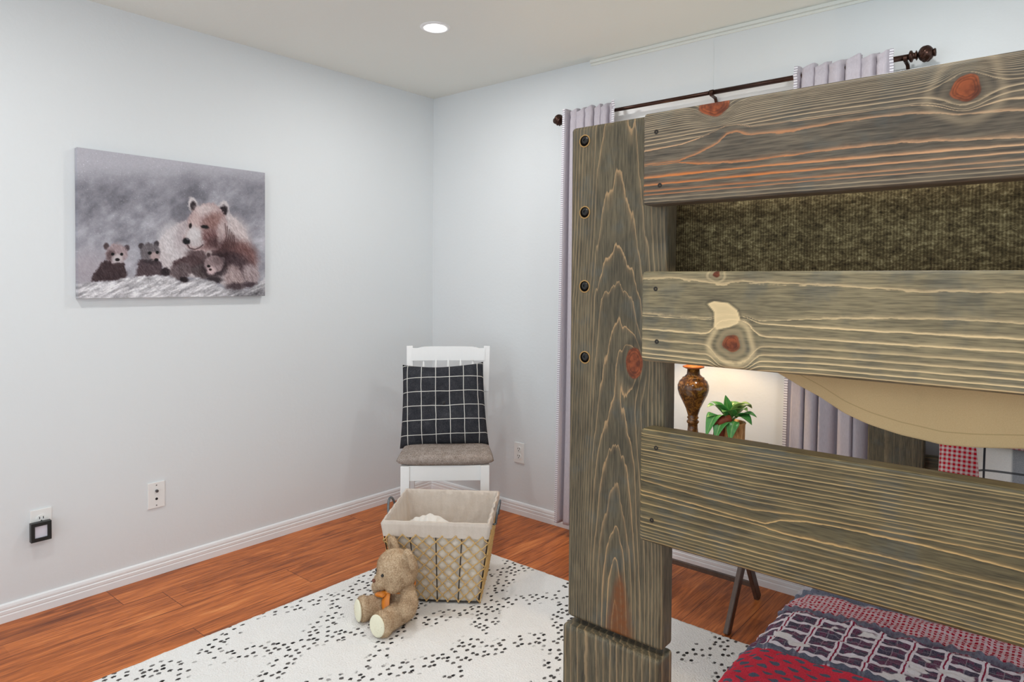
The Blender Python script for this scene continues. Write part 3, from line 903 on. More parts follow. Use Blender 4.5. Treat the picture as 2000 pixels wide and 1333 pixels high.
# ------------------------------------------------------------------ lower mattress, quilt, pillows
bm = bmesh.new(); bx(bm, (2.575, -1.88, .217), (3.34, -.17, .50), .06, 4)
o = obj('lower_mattress', bm, plain('white_ticking', (225, 222, 215), .8), None, smooth=True)
settle(o, (2.96, -1.0, .217)); tag(o, 'white mattress under the patchwork quilt on the lower bunk', 'mattress')
def quilt():
    xc, zc, r = 2.634, .455, .080
    def prof(s):    # arc-length from bottom of the drop
        drop = .27
        if s < drop: return xc - r, zc - drop + s
        s -= drop; q = r * math.pi / 2
        if s < q:
            a = s / r; return xc - r * math.cos(a), zc + r * math.sin(a)
        s -= q
        return xc + s, zc + r + .012 * math.sin(min(s / .7, 1) * math.pi)
    Ltot = .27 + .08 * math.pi / 2 + .70
    nu, nv = 300, 480
    y0, y1 = -1.885, -.30
    ss_ = np.linspace(0, Ltot, nu); yy = np.linspace(y0, y1, nv)
    P = np.array([prof(s) for s in ss_])
    N = np.zeros_like(P); d = np.gradient(P, axis=0); N[:, 0] = -d[:, 1]; N[:, 1] = d[:, 0]
    N /= np.linalg.norm(N, axis=1)[:, None]
    Sg, Yg = np.meshgrid(ss_, yy)
    h = (fbm(Sg * 26, Yg * 26, 3, 3) - .5) * .012 + (fbm(Sg * 75, Yg * 75, 8, 2) - .5) * .006
    qs = np.abs(np.sin(Yg * math.pi / .052 + 1.2 * fbm(Sg * 12, Yg * 9, 2, 2))); h += .004 * np.sqrt(qs)
    # ruffled seam lines between the bands
    bands = [-1.485, -1.268, -1.150, -.95, -.75, -.60]
    for b in bands:
        yb = b + .006 * np.sin(Sg * 60)
        h += -.006 * np.exp(-((Yg - yb) / .006) ** 2) + .007 * np.exp(-((Yg - yb - .014) / .008) ** 2) * (.6 + .4 * np.sin(Sg * 260 + Yg * 40))
    X = P[:, 0][None, :] + N[:, 0][None, :] * h; Z = P[:, 1][None, :] + N[:, 1][None, :] * h
    vs = np.stack([X.ravel(), Yg.ravel(), Z.ravel()], -1)
    idx = np.arange(nu * nv).reshape(nv, nu)
    fs = np.stack([idx[:-1, :-1], idx[:-1, 1:], idx[1:, 1:], idx[1:, :-1]], -1).reshape(-1, 4).tolist()
    t = NT('patchwork_quilt', .9, .12)
    s, y = t.attr('qs'), t.attr('qy')
    p = t.coord()
    w = t.noise(p, 60, 2) - .5
    s2 = s + w * .006; y2 = y + (t.noise(p, 48, 2) - .5) * .006
    fine = t.noise(p, 420, 3)
    def tri(v, per): 
        f = (v / per).fract(); return f.min(1 - f) * per
    # red ground with grey dots
    row = (y2 / .021).floor()
    sx = s2 / .036 + row * .5
    dx = (sx.fract() - .5) * .036; dy = ((y2 / .021).fract() - .5) * .021
    dot = t.ss(.0088, .0072, (dx * dx * .55 + dy * dy * 2.2).sqrt())
    red = t.mix(fine, lin((170, 30, 50)), lin((226, 70, 88)))
    red = t.mix(dot, red, t.mix(fine, lin((62, 68, 84)), lin((100, 108, 124))))
    # plaid: charcoal and wine blocks on white
    bs = t.ss(.0058, .0068, tri(s2, .062)); by = t.ss(.0050, .0060, tri(y2, .043))
    blk = bs * by
    inner = t.ss(.0006, .0016, tri(s2 + .031, .062)) * t.ss(.0005, .0014, tri(y2 + .0215, .043))
    wine = t.ss(.45, .55, ((s2 / .0125).floor() * .37 + (y2 / .0165).floor() * .61).fract())
    dk = t.mix(wine, lin((50, 50, 66)), lin((98, 40, 68)))
    dk = t.mix(t.ss(.3, .8, fine), dk, lin((110, 98, 116)))
    wh = t.mix(fine, lin((196, 186, 196)), lin((236, 230, 236)))
    wl = t.ss(.0022, .0012, tri(s2, .062))
    wh = t.mix(wl, wh, lin((136, 34, 62)))
    plaid = t.mix(blk * (.8 + .2 * inner), wh, dk)
    # white applique animals on the plaid
    ap = t.noise(t.vec(s * 15, y * 20, 1.7), 1, 2, .5)
    apm = t.ss(.62, .65, ap) * t.ss(.30, .36, s) 
    plaid = t.mix(apm, plaid, t.mix(fine, lin((198, 194, 198)), lin((234, 230, 230))))
    # small red check
    c1 = t.ss(.4, .6, (s2 / .0105).fract().min(1 - (s2 / .0105).fract()) * 2); c2 = t.ss(.4, .6, (y2 / .0095).fract().min(1 - (y2 / .0095).fract()) * 2)
    chk = t.mix(c1 * .5 + c2 * .5, lin((226, 214, 220)), lin((176, 26, 48)))
    chk = t.mix(c1 * c2, chk, lin((150, 14, 40)))
    chk = t.mix((1 - c1) * (1 - c2) * .35, chk, lin((92, 86, 104)))
    grey = t.mix(fine, lin((86, 92, 108)), lin((206, 204, 212)))
    col = red
    for i, (b, c) in enumerate(zip(bands, (plaid, chk, grey, red, plaid, chk))):
        col = t.mix(t.ss(b - .0008, b + .0008, y2), col, c)
    # slate binding along each seam and the white lace hem
    for b in bands[:3]:
        m = t.ss(.0095, .0065, (y2 - (b + .009)).abs())
        col = t.mix(m * .9, col, t.mix(fine, lin((52, 60, 76)), lin((118, 124, 140))))
    t.color(col)
    t.bump(fine, .6, .002)
    o = pyobj('patchwork_quilt', vs, fs, t.m, None, smooth=True)
    add_attr(o.data, 'qs', Sg); add_attr(o.data, 'qy', Yg)
    solidify(o, .006, -1)
    settle(o, (2.96, -1.1, .46))
    tag(o, 'red, plaid and checked patchwork quilt covering the lower bunk', 'quilt')
quilt()

def pillow_mesh(w, h, T, nu=36, nv=36, pinch=.10, tuft=0):
    """pillow in local x (width) / z (height), thickness y"""
    def fn(side):
        def f(u, v):
            a, b = u * 2 - 1, v * 2 - 1
            k = 1 - pinch * (1 - a * a) * b * b * .6; kk = 1 - pinch * (1 - b * b) * a * a * .6
            X = a * w / 2 * kk; Z = b * h / 2 * k
            th = T / 2 * ((1 - a ** 4) * (1 - b ** 4)) ** .42
            if tuft: th -= tuft * math.exp(-(a * a + b * b) / .03) + tuft * .35 * math.exp(-(a * a + b * b) / .22)
            return (X, side * th, Z)
        return f
    v1, f1 = grid(fn(-1), nu, nv); v2, f2 = grid(fn(1), nu, nv)
    n = len(v1)
    bm = bmesh.new()
    vv = [bm.verts.new(v) for v in v1 + v2]
    for f in f1: bm.faces.new([vv[i] for i in f])
    for f in f2: bm.faces.new([vv[n + i] for i in reversed(f)])
    bmesh.ops.remove_doubles(bm, verts=bm.verts, dist=1e-5)
    return bm
def bedpillow(name, mat, w, h, T, loc, rx, rz, label):
    bm = pillow_mesh(w, h, T)
    o = obj(name, bm, mat, None, smooth=True)
    o.rotation_euler = (rx, 0, rz); o.location = loc
    tag(o, label, 'pillow', 'pillows at the head of the lower bunk')
    return o
t = NT('red_gingham', .9, .1); x, y, z = t.xyz()
c1 = t.ss(.45, .55, (x / .014).fract()); c2 = t.ss(.45, .55, (z / .014).fract()); fn_ = t.noise(t.coord(), 500, 2)
c = t.mix(c1 * .5 + c2 * .5, lin((214, 196, 196)), lin((168, 24, 44))); c = t.mix(c1 * c2, c, lin((186, 20, 40)))
c = t.mix(t.ss(.105, .109, z + x * .25), c, t.mix(fn_, lin((44, 48, 66)), lin((84, 88, 108))))
t.color(c); t.bump(fn_, .4, .002); M_ging = t.m
t = NT('grey_plaid_flannel', .9, .1); x, y, z = t.xyz(); fn_ = t.noise(t.coord(), 380, 3)
b1 = t.ss(.030, .022, ((x / .16).fract() - .3).abs() * .16) ; b2 = t.ss(.004, .002, (((x / .16).fract() - .72).abs() * .16)); b3 = t.ss(.004, .0022, (((z / .15).fract() - .45).abs() * .15))
c = t.mix(fn_, lin((206, 206, 202)), lin((232, 231, 226))); c = t.mix(b1 * (.5 + fn_ * .5), c, lin((98, 104, 114))); c = t.mix(b2, c, lin((48, 50, 56))); c = t.mix(b3 * .9, c, lin((60, 62, 66)))
t.color(c); t.bump(fn_, .4, .002); M_flan = t.m
bedpillow('pillow', M_ging, .44, .34, .13, (2.965, -.285, .705), R(-14), 0, 'red gingham pillow standing against the bunk headboard')
bedpillow('pillow', M_flan, .46, .30, .13, (3.105, -.47, .685), R(-18), R(3), 'white and grey plaid pillow leaning on the red gingham pillow')

# ------------------------------------------------------------------ curtain rod and curtains
M_bronze = plain('oiled_bronze', (66, 44, 36), .32, .5, .75, .25, 60)
def rod():
    e = empty('curtain_rod', (1.84, -.08, 2.144), 0, 'dark bronze curtain rod with twisted ball finials above the window', 'curtain rod')
    zz = 2.144; yy = -.08
    bm = bmesh.new(); tube(bm, [(1.06, yy, zz), (1.86, yy, zz)], .0090, 14); tube(bm, [(1.855, yy, zz), (2.615, yy, zz)], .0106, 14)
    tube(bm, [(1.845, yy, zz), (1.862, yy, zz)], .0125, 14)
    obj('pole', bm, M_bronze, e, smooth=True)
    for sx, cx in ((-1, 1.038), (1, 2.655)):
        M = Matrix.Rotation(R(90) * sx, 4, 'Y')
        bm = bmesh.new()
        b = cx - sx * .040
        lathe(bm, [(0, -.004), (.013, -.004), (.021, 0), (.021, .006), (.012, .010), (.011, .016), (.019, .020), (.012, .024), (.0, .024)], (b, yy, zz), 24, M)
        n, mrows = 48, 18
        vs = []
        for j in range(mrows + 1):
            th = math.pi * j / mrows
            for i in range(n):
                ph = 2 * math.pi * i / n
                rr = .027 * (1 + .26 * (abs(math.cos(4 * (ph + th * 1.1))) - .5) * math.sin(th))
                v = Vector((rr * math.sin(th) * math.cos(ph), rr * math.sin(th) * math.sin(ph), -.026 * math.cos(th)))
                vs.append(bm.verts.new((M @ v) + Vector((cx + sx * .010, yy, zz))))
        for j in range(mrows):
            for i in range(n):
                bm.faces.new((vs[j * n + i], vs[j * n + (i + 1) % n], vs[(j + 1) * n + (i + 1) % n], vs[(j + 1) * n + i]))
        lathe(bm, [(.013, .034), (.015, .037), (.013, .041), (0, .042)], (cx, yy, zz), 20, M)
        obj('finial', bm, M_bronze, e, smooth=True)
    for bxx in (1.066, 1.853, 2.600):
        bm = bmesh.new()
        beam(bm, (bxx, yy, zz - .012), (bxx, -.042, zz - .016), .012, .007, Vector((1, 0, 0)))
        beam(bm, (bxx, -.042, zz - .013), (bxx, -.020, zz - .045), .012, .007, Vector((1, 0, 0)))
        bx(bm, (bxx - .010, -.024, zz - .075), (bxx + .010, -.018 if 1.2 < bxx < 2.42 else 0, zz - .030), .001)
        tube(bm, [(bxx - .006, yy, zz - .004), (bxx + .006, yy, zz - .004)], .0125, 12)
        obj('bracket', bm, M_bronze, e)
rod()
t = NT('lilac_grey_curtain', .85, .15); p = t.coord(); x, y, z = t.xyz(p)
n = t.noise(t.vec(x * 300, y * 300, z * 60), 1, 3); t.color(t.mix(n, lin((174, 167, 176)), lin((200, 194, 201)))); t.bump(n, .2, .001)
M_cur = t.m
t = NT('whip_stitched_edge', .8, .2); x, y, z = t.xyz()
f = (z / .0105).fract(); t.color(t.mix(t.ss(.28, .36, f) * t.ss(.72, .64, f) * .75, lin((232, 230, 236)), lin((120, 112, 128))))
M_edge = t.m
def curtain(x0, x1, xb0, xb1, folds, zb, label, seed):
    rr = random.Random(seed)
    e = empty('curtain', ((x0 + x1) / 2, -.085, zb), 0, label, 'curtain', 'window curtains')
    ph = [rr.uniform(-.5, .5) for _ in range(40)]
    def surf(u, q):
        zt = 2.172
        Z = zb + (zt - zb) * q
        X = (x0 * q + xb0 * (1 - q)) + ((x1 - x0) * q + (xb1 - xb0) * (1 - q)) * u
        k = u * folds
        i = int(min(k, folds - 1e-6)); fr = k - i
        amp = (.026 + .012 * ph[i]) * (.9 + .3 * (1 - q))
        pinch = math.exp(-((Z - 2.144) / .010) ** 2)
        Y = -.096 + amp * math.tanh(2.2 * math.sin(2 * math.pi * k + ph[3] + .5 * math.sin(k * 2.1 + seed))) * (1 - .55 * pinch) + .005 * math.sin(k * 9 + q * 5)
        edge = min(u, 1 - u) * folds
        Y -= .018 * max(0, 1 - edge * 3)
        if Z > 2.150: Z += .010 * math.sin(2 * math.pi * k * 1.0 + 1.3 + ph[i]) 
        X += .013 * math.cos(2 * math.pi * k) * min(1, edge * 1.2 ) + .004 * ph[i]
        return (X, max(min(Y, -.033), -.128), Z)
    vs, fs = grid(surf, 180, 120)
    o = pyobj('curtain_fabric', vs, fs, M_cur, e, smooth=True); solidify(o, .0018)
    for u, sgn in ((0, -1), (1, 1)):
        def strip(a, q, u=u, sgn=sgn):
            p = surf(u, q); return (p[0] + sgn * (a - .15) * .014, p[1] - .002, p[2])
        v2, f2 = grid(strip, 3, 160); o2 = pyobj('edge_trim', v2, f2, M_edge, e); solidify(o2, .0025)
curtain(1.098, 1.376, 1.068, 1.40, 6, .067, 'lilac grey curtain panel half hidden behind the bunk post', 4)
curtain(2.222, 2.552, 2.185, 2.56, 6, .16, 'lilac grey curtain panel at the right end of the rod', 9)

# ------------------------------------------------------------------ rug
def rug():
    t = NT('shag_rug', .95, .1)
    p = t.coord(); x, y, z = t.xyz(p)
    n = t.noise(p, 160, 3); big = t.noise(p, 5, 3)
    wob = t.noise(p, 7, 2)
    # trellis of dotted bands
    u = (x * 1.0 + y * .52) / .33 + (wob - .5) * .35; v = (x * 1.0 - y * .52) / .33 + (wob - .5) * .35
    tu = (u.fract() - .5).abs(); tv = (v.fract() - .5).abs()
    band = t.ss(.17, .11, tu).max(t.ss(.17, .11, tv))
    vs_ = t.vec(x * 42 + (n - .5) * .5, y * 30, 0)
    d = t.voro(vs_, 1, .72, 'F1', 'Distance', '2D'); cell = t.voro(vs_, 1, .72, 'F1', 'Color', '2D')
    rs = t.xyz(cell)
    dot = t.ss(.30, .20, d + (n - .5) * .12) * band * t.ss(.18, .25, rs[0])
    base = t.mix(n, lin((228, 227, 225)), lin((254, 253, 251)))
    base = t.mix(t.ss(.35, .7, big) * .25, base, lin((224, 222, 219)))
    c = t.mix(dot, base, t.mix(rs[1], lin((28, 27, 28)), lin((104, 100, 98))))
    t.color(c); t.bump(n - dot * .4, .7, .006)
    x0, x1, y0, y1 = .694, 2.32, -3.9, -.528
    nu, nv = 200, 340
    xs = np.linspace(x0, x1, nu); ys = np.linspace(y0, y1, nv)
    X, Y = np.meshgrid(xs, ys)
    dd = np.minimum(np.minimum(X - x0, x1 - X), np.minimum(Y - y0, y1 - Y))
    Z = .012 * np.clip(dd / .006, 0, 1) ** .5 + (fbm(X * 130, Y * 130, 4, 2) - .5) * .003 * (dd > .003)
    Z = np.maximum(Z, .0005)
    X = X + .004 * (fbm(Y * 20, X * 0, 8, 2) - .5) * (dd < .02)
    idx = np.arange(nu * nv).reshape(nv, nu)
    fs = np.stack([idx[:-1, :-1], idx[:-1, 1:], idx[1:, 1:], idx[1:, :-1]], -1).reshape(-1, 4).tolist()
    o = pyobj('area_rug', np.stack([X.ravel(), Y.ravel(), Z.ravel()], -1), fs, t.m, None, smooth=True)
    settle(o, (1.5, -2.2, 0))
    tag(o, 'white area rug with black dotted trellis pattern on the wood floor', 'rug')
rug()

# ------------------------------------------------------------------ dining chair in the corner
CH = R(43.85)
def chair():
    e = empty('dining_chair', (.851, -.716, 0), CH, 'white wooden chair with grey upholstered seat in the room corner', 'chair')
    kw = dict(parent=e, local=True)
    # seat
    t = NT('grey_tweed_seat', .9, .1); p = t.coord(); x, y, z = t.xyz(p)
    n = t.noise(t.vec(x * 320, y * 110, z * 320), 1, 3, .6); n2 = t.noise(p, 40, 3)
    t.color(t.ramp(n * .75 + n2 * .25, [(.3, lin((104, 92, 84))), (.5, lin((150, 138, 130))), (.7, lin((188, 178, 171)))])); t.bump(n, .4, .001)
    def fn(side):
        def f(u, v):
            a, b = u * 2 - 1, v * 2 - 1
            sa = math.copysign(abs(a) ** .9, a)
            wf = .236 - .028 * (b + 1) / 2
            X = sa * wf * (1 - .03 * b * b * abs(a)); Y = .215 + b * .215 * (1 - .02 * a * a)
            if b < 0: Y -= -.012 * a * a * -b
            th = ((1 - abs(a) ** 6) * (1 - abs(b) ** 6)) ** .45
            Z = .462 + (side * (.034 if side > 0 else .030)) * th
            return (X, Y, Z)
        return f
    v1, f1 = grid(fn(-1), 36, 36); v2, f2 = grid(fn(1), 36, 36)
    bm = bmesh.new(); vv = [bm.verts.new(v) for v in v1 + v2]; k = len(v1)
    for f in f1: bm.faces.new([vv[i] for i in reversed(f)])
    for f in f2: bm.faces.new([vv[k + i] for i in f])
    bmesh.ops.remove_doubles(bm, verts=bm.verts, dist=1e-5)
    obj('seat', bm, t.m, smooth=True, **kw)
    for s in (-1, 1):
        bm = bmesh.new(); bx(bm, (s * .187 - .021, .012, 0), (s * .187 + .021, .054, .440), .003); obj('leg', bm, M_white, **kw)
    bm = bmesh.new()
    bx(bm, (-.167, .020, .368), (.167, .040, .440), .002)
    for s in (-1, 1): bx(bm, (s * .187 - .010, .05, .368), (s * .187 + .010, .40, .440), .002)
    bx(bm, (-.17, .395, .368), (.17, .412, .440), .002)
    obj('seat_frame', bm, M_white, **kw)
    # back posts run from floor to the crest
    for s in (-1, 1):
        bm = bmesh.new()
        pts = [(s * .186, .440, 0), (s * .190, .415, .30), (s * .193, .405, .46), (s * .199, .440, .72), (s * .206, .492, .958)]
        for (a, b) in zip(pts, pts[1:]): beam(bm, a, b, .032, .036 if a[2] < .6 else .03, Vector((1, 0, 0)))
        bmesh.ops.remove_doubles(bm, verts=bm.verts, dist=.0012)
        obj('leg', bm, M_white, **kw)
    # crest rail: gently arched plank
    bm = bmesh.new(); N = 25; ring = []
    for i in range(N):
        a = -1 + 2 * i / (N - 1)
        X = a * .196; zt = .950 + .006 * (1 - abs(a) ** 4) - .006 * math.exp(-((abs(a) - .86) / .10) ** 2); zb = .884
        yo = .012 * (1 - a * a)
        lean = .22
        q = []
        for (dz, dy) in ((zb, -.010), (zt, -.010), (zt, .010), (zb, .010)):
            q.append(bm.verts.new((X, .466 + (dz - .884) * lean + dy + yo, dz)))
        ring.append(q)
    for A, B in zip(ring, ring[1:]):
        for k in range(4): bm.faces.new((A[k], A[(k + 1) % 4], B[(k + 1) % 4], B[k]))
    bm.faces.new(ring[0]); bm.faces.new(list(reversed(ring[-1])))
    bmesh.ops.recalc_face_normals(bm, faces=bm.faces)
    obj('crest_rail', bm, M_white, **kw)
    bm = bmesh.new(); beam(bm, (-.195, .412, .545), (.195, .412, .545), .018, .04, Vector((0, 1, 0)), .002); obj('lower_back_rail', bm, M_white, **kw)
    for i in range(5):
        X = (-2 + i) * .0655
        bm = bmesh.new()
        zz = [.55, .60, .66, .72, .78, .84, .892]
        tube(bm, [(X, .415 + (z - .545) * .165, z) for z in zz], [.0055, .009, .0115, .012, .011, .0085, .0045], 10)
        obj('spindle', bm, M_white, smooth=True, **kw)
    for s in (-1, 1):
        bm = bmesh.new(); bx(bm, (s * .187 - .008, .05, .165), (s * .187 + .008, .42, .190), .002); obj('stretcher', bm, M_white, **kw)
chair()
# windowpane cushion
def cushion():
    t = NT('charcoal_windowpane', .92, .1); p = t.coord(); x, y, z = t.xyz(p)
    n = t.noise(t.vec(x * 700, y * 200, z * 180), 1, 3, .6); n2 = t.noise(p, 25, 3)
    c = t.ramp(n * .7 + n2 * .3, [(.3, lin((30, 31, 36))), (.55, lin((58, 59, 64))), (.75, lin((96, 96, 100)))])
    per = .071
    wx = x + (t.noise(p, 9, 2) - .5) * .008; wz = z + (t.noise(p, 8, 2) - .5) * .008
    def ln(v, o):
        f = ((v + o) / per).fract() - .5; return t.ss(.0021, .0011, f.abs() * per)
    g = ln(wx, .0355 - .034).max(ln(wz, .0355 + .012))
    c = t.mix(g * .92, c, lin((222, 220, 214)))
    t.color(c); t.bump(n, .4, .0012)
    a = CH
    cx, cy = .851 + (-math.sin(a)) * .315 - math.cos(a) * .018, -.716 + math.cos(a) * .315 - math.sin(a) * .018
    e = empty('cushion', (cx, cy, .675), 0, 'charcoal windowpane check cushion with tufted button on the chair', 'cushion')
    e.rotation_euler = (R(-17), R(-2.0), a)
    bm = pillow_mesh(.432, .425, .185, 48, 48, .055, .022)
    for v in bm.verts:     # uneven, pulled corners and a slumped lower half
        A, B = v.co.x / .21, v.co.z / .21
        v.co.x *= 1 + .035 * (-B) ; v.co.z -= .012 * (1 - A * A) * max(B, 0)
        v.co.y += .006 * math.sin(A * 5 + B * 3) * (1 - A * A)
    obj('cover', bm, t.m, e, local=True, smooth=True)
    bm = bmesh.new(); lathe(bm, [(0, .006), (.008, .005), (.012, .001), (.012, -.003)], (0, -.062, .0), 20, Matrix.Rotation(R(90), 4, 'X'))
    obj('button', bm, plain('charcoal_button', (30, 30, 34), .5), e, local=True, smooth=True)
cushion()

# ------------------------------------------------------------------ lined wire basket with rope netting
BA = R(36.1)
def basket():
    bw, bd, bh, tw = .326, .318, .338, .425      # bottom width/depth, height, top width
    td = .418
    e = empty('storage_basket', (1.053, -.915, .0125), BA, 'square wire basket with beige liner and rope netting on the rug', 'basket')
    kw = dict(parent=e, local=True)
    def dims(z):
        q = z / bh
        return (bw + (tw - bw) * q) / 2, (bd + (td - bd) * q) / 2
    t = NT('beige_linen', .9, .1); p = t.coord(); x, y, z = t.xyz(p)
    n = t.noise(t.vec(x * 500, y * 500, z * 500), 1, 2); s = t.noise(t.vec(x * 60, y * 60, z * 9), 1, 3); w = t.noise(p, 14, 3)
    t.color(t.mix(n * .5 + s * .5, lin((196, 182, 168)), lin((232, 222, 212)))); t.bump(w + n * .2, .5, .012); M_lin = t.m
    t = NT('pale_lining', .9, .1); p = t.coord(); n = t.noise(p, 30, 3)
    t.color(t.mix(n, lin((206, 194, 176)), lin((240, 234, 224)))); t.bump(n, .2, .004); M_pale = t.m
    # inner lining + cuff
    def shell(off, z0, z1, nz, bulge=0):
        rings = []
        for j in range(nz):
            z = z0 + (z1 - z0) * j / (nz - 1)
            hx, hy = dims(z); hx += off; hy += off; r = .02
            ring = []
            per = 28
            for sx, sy, ax in ((1, -1, 'x'), (1, 1, 'y'), (-1, 1, 'x'), (-1, -1, 'y')):
                for i in range(per):
                    f = i / per
                    if (sx, sy) == (1, -1): P = (hx, -hy + 2 * hy * f); nrm = (1, 0)
                    elif (sx, sy) == (1, 1): P = (hx - 2 * hx * f, hy); nrm = (0, 1)
                    elif (sx, sy) == (-1, 1): P = (-hx, hy - 2 * hy * f); nrm = (-1, 0)
                    else: P = (-hx + 2 * hx * f, -hy); nrm = (0, -1)
                    b = bulge * abs(math.sin(f * math.pi * 8 + (z / .052 % 2 > 1) * math.pi / 2 * 0)) * abs(math.sin(z / .045 * math.pi)) * min(1, 8 * f, 8 * (1 - f)) if bulge else .0022 * math.sin(f * 37 + z * 40) * min(1, 8 * f, 8 * (1 - f))
                    ring.append((P[0] + nrm[0] * b, P[1] + nrm[1] * b, z))
            rings.append(ring)
        return rings
    def skin(name, rings, mat, close=False, parent=e):
        n = len(rings[0]); vs = [v for r in rings for v in r]; fs = []
        for j in range(len(rings) - 1):
            for i in range(n):
                fs.append((j * n + i, j * n + (i + 1) % n, (j + 1) * n + (i + 1) % n, (j + 1) * n + i))
        if close: fs.append(tuple(reversed(range(n))))
        return pyobj(name, vs, fs, mat, parent, True, True)
    rin = shell(-.010, bh, .012, 16)
    skin('liner', rin + [[(v[0] * .02, v[1] * .02, .012) for v in rin[-1]]], M_lin)
    o = skin('liner_body', shell(-.007, .008, bh - .04, 60, .009), M_pale)
    cuff = shell(-.010, bh - .03, bh, 3) + shell(-.006, bh + .005, bh + .0055, 2) + shell(.002, bh + .004, bh + .0035, 2) + shell(.007, bh - .003, bh - .058, 8)
    skin('liner_cuff', cuff, M_lin)
    # wire frame
    M_wire = plain('dark_wire', (62, 58, 54), .4, .5, .7)
    bm = bmesh.new()
    for z in (.006, bh - .004):
        hx, hy = dims(z); hx += .001; hy += .001
        tube(bm, [(hx, -hy, z), (hx, hy, z), (-hx, hy, z), (-hx, -hy, z)], .0028, 8, True)
    for f in (-1, -.5, 0, .5, 1):
        for side in range(4):
            pts = []
            for z in (.006, bh * .5, bh - .06):
                hx, hy = dims(z); hx += .0035; hy += .0035
                P = [(f * hx, -hy), (hx, f * hy), (f * hx, hy), (-hx, f * hy)][side]
                pts.append((P[0], P[1], z))
            tube(bm, pts, .0022, 8)
    obj('wire_frame', bm, M_wire, **kw)
    # knotted rope net: zig-zag cords on each face
    M_rope = plain('jute_rope', (206, 172, 118), .9, .1, 0, .18, 300)
    bm = bmesh.new()
    cols, rows = 8, 11
    z0, z1 = .010, bh - .050
    for side in range(4):
        def at(f, z, out=.008):
            hx, hy = dims(z); hx += out; hy += out
            a = -1 + 2 * f
            x, y = [(a * hx, -hy), (hx, a * hy), (-a * hx, hy), (-hx, -a * hy)][side]
            return (x, y, z)
        for sgn in (1, -1):
            for c in range(-rows, cols + rows):
                pts = []
                for k in range(0, rows * 4 + 1):
                    z = z0 + (z1 - z0) * k / (rows * 4)
                    f = (c + sgn * k / 4 * .5 * 1.0 + .0) / cols
                    fr = (k % 4) / 4
                    f += .0
                    if -1e-6 <= f <= 1 + 1e-6:
                        sag = .0016 * math.sin(k * 1.9 + c)
                        pts.append(at(f, z + sag, .008 + .001 * sgn))
                    elif pts: break
                if len(pts) > 1: tube(bm, pts, .0026, 6)
        for r_ in range(rows * 1 + 1):
            for c in range(cols + 1):
                f = (c + (.5 if r_ % 2 else 0)) / cols
                if f > 1: continue
                z = z0 + (z1 - z0) * r_ / rows
                M = Matrix.Translation(at(f, z, .0085)) @ Matrix.Diagonal((.0050, .0050, .0044, 1))
                bmesh.ops.create_icosphere(bm, subdivisions=1, radius=1, matrix=M)
    obj('rope_net', bm, M_rope, smooth=True, **kw)
    # metal handles on two sides
    M_hd = plain('galvanised_handle', (112, 118, 122), .35, .5, .8)
    for s in (-1, 1):
        bm = bmesh.new()
        hx, hy = dims(bh)
        pts = []
        for k in range(17):
            a = math.pi * k / 16
            pts.append((s * (hx + .012 + .012 * math.sin(a)), -.058 * math.cos(a), bh - .048 + .075 * math.sin(a) ** .8))
        tube(bm, pts, .0052, 10)
        tube(bm, [(s * (hx - .002), -.064, bh - .052), (s * (hx + .016), -.060, bh - .046)], .004, 8)
        tube(bm, [(s * (hx - .002), .064, bh - .052), (s * (hx + .016), .060, bh - .046)], .004, 8)
        obj('handle', bm, M_hd, smooth=True, **kw)
basket()
def bundle(x, y, z, r, label, name='throw_blanket', cat='blanket'):
    bm = bmesh.new(); bmesh.ops.create_icosphere(bm, subdivisions=5, radius=1)
    for v in bm.verts:
        n = v.co.normalized()
        k = 1 + .06 * math.sin(n.x * 7 + n.z * 3) * math.sin(n.y * 6) + .03 * math.sin(n.x * 17 + n.y * 13 + n.z * 15)
        v.co = Vector((n.x * r * k, n.y * r * k, n.z * r * .8 * k))
    t = plain('white_plush', (232, 228, 222), .95, .1, 0, .06, 200, .5)
    o = obj(name, bm, t, None, smooth=True)
    o.location = (x, y, z); tag(o, label, cat)
ca, sa = math.cos(BA), math.sin(BA)
def bpos(u, v): return 1.053 + ca * u - sa * v, -.915 + sa * u + ca * v
bpx, bpy_ = bpos(-.070, .005); bundle(bpx, bpy_, .0245 + .185, .112, 'white fluffy throw bundled inside the lined basket')

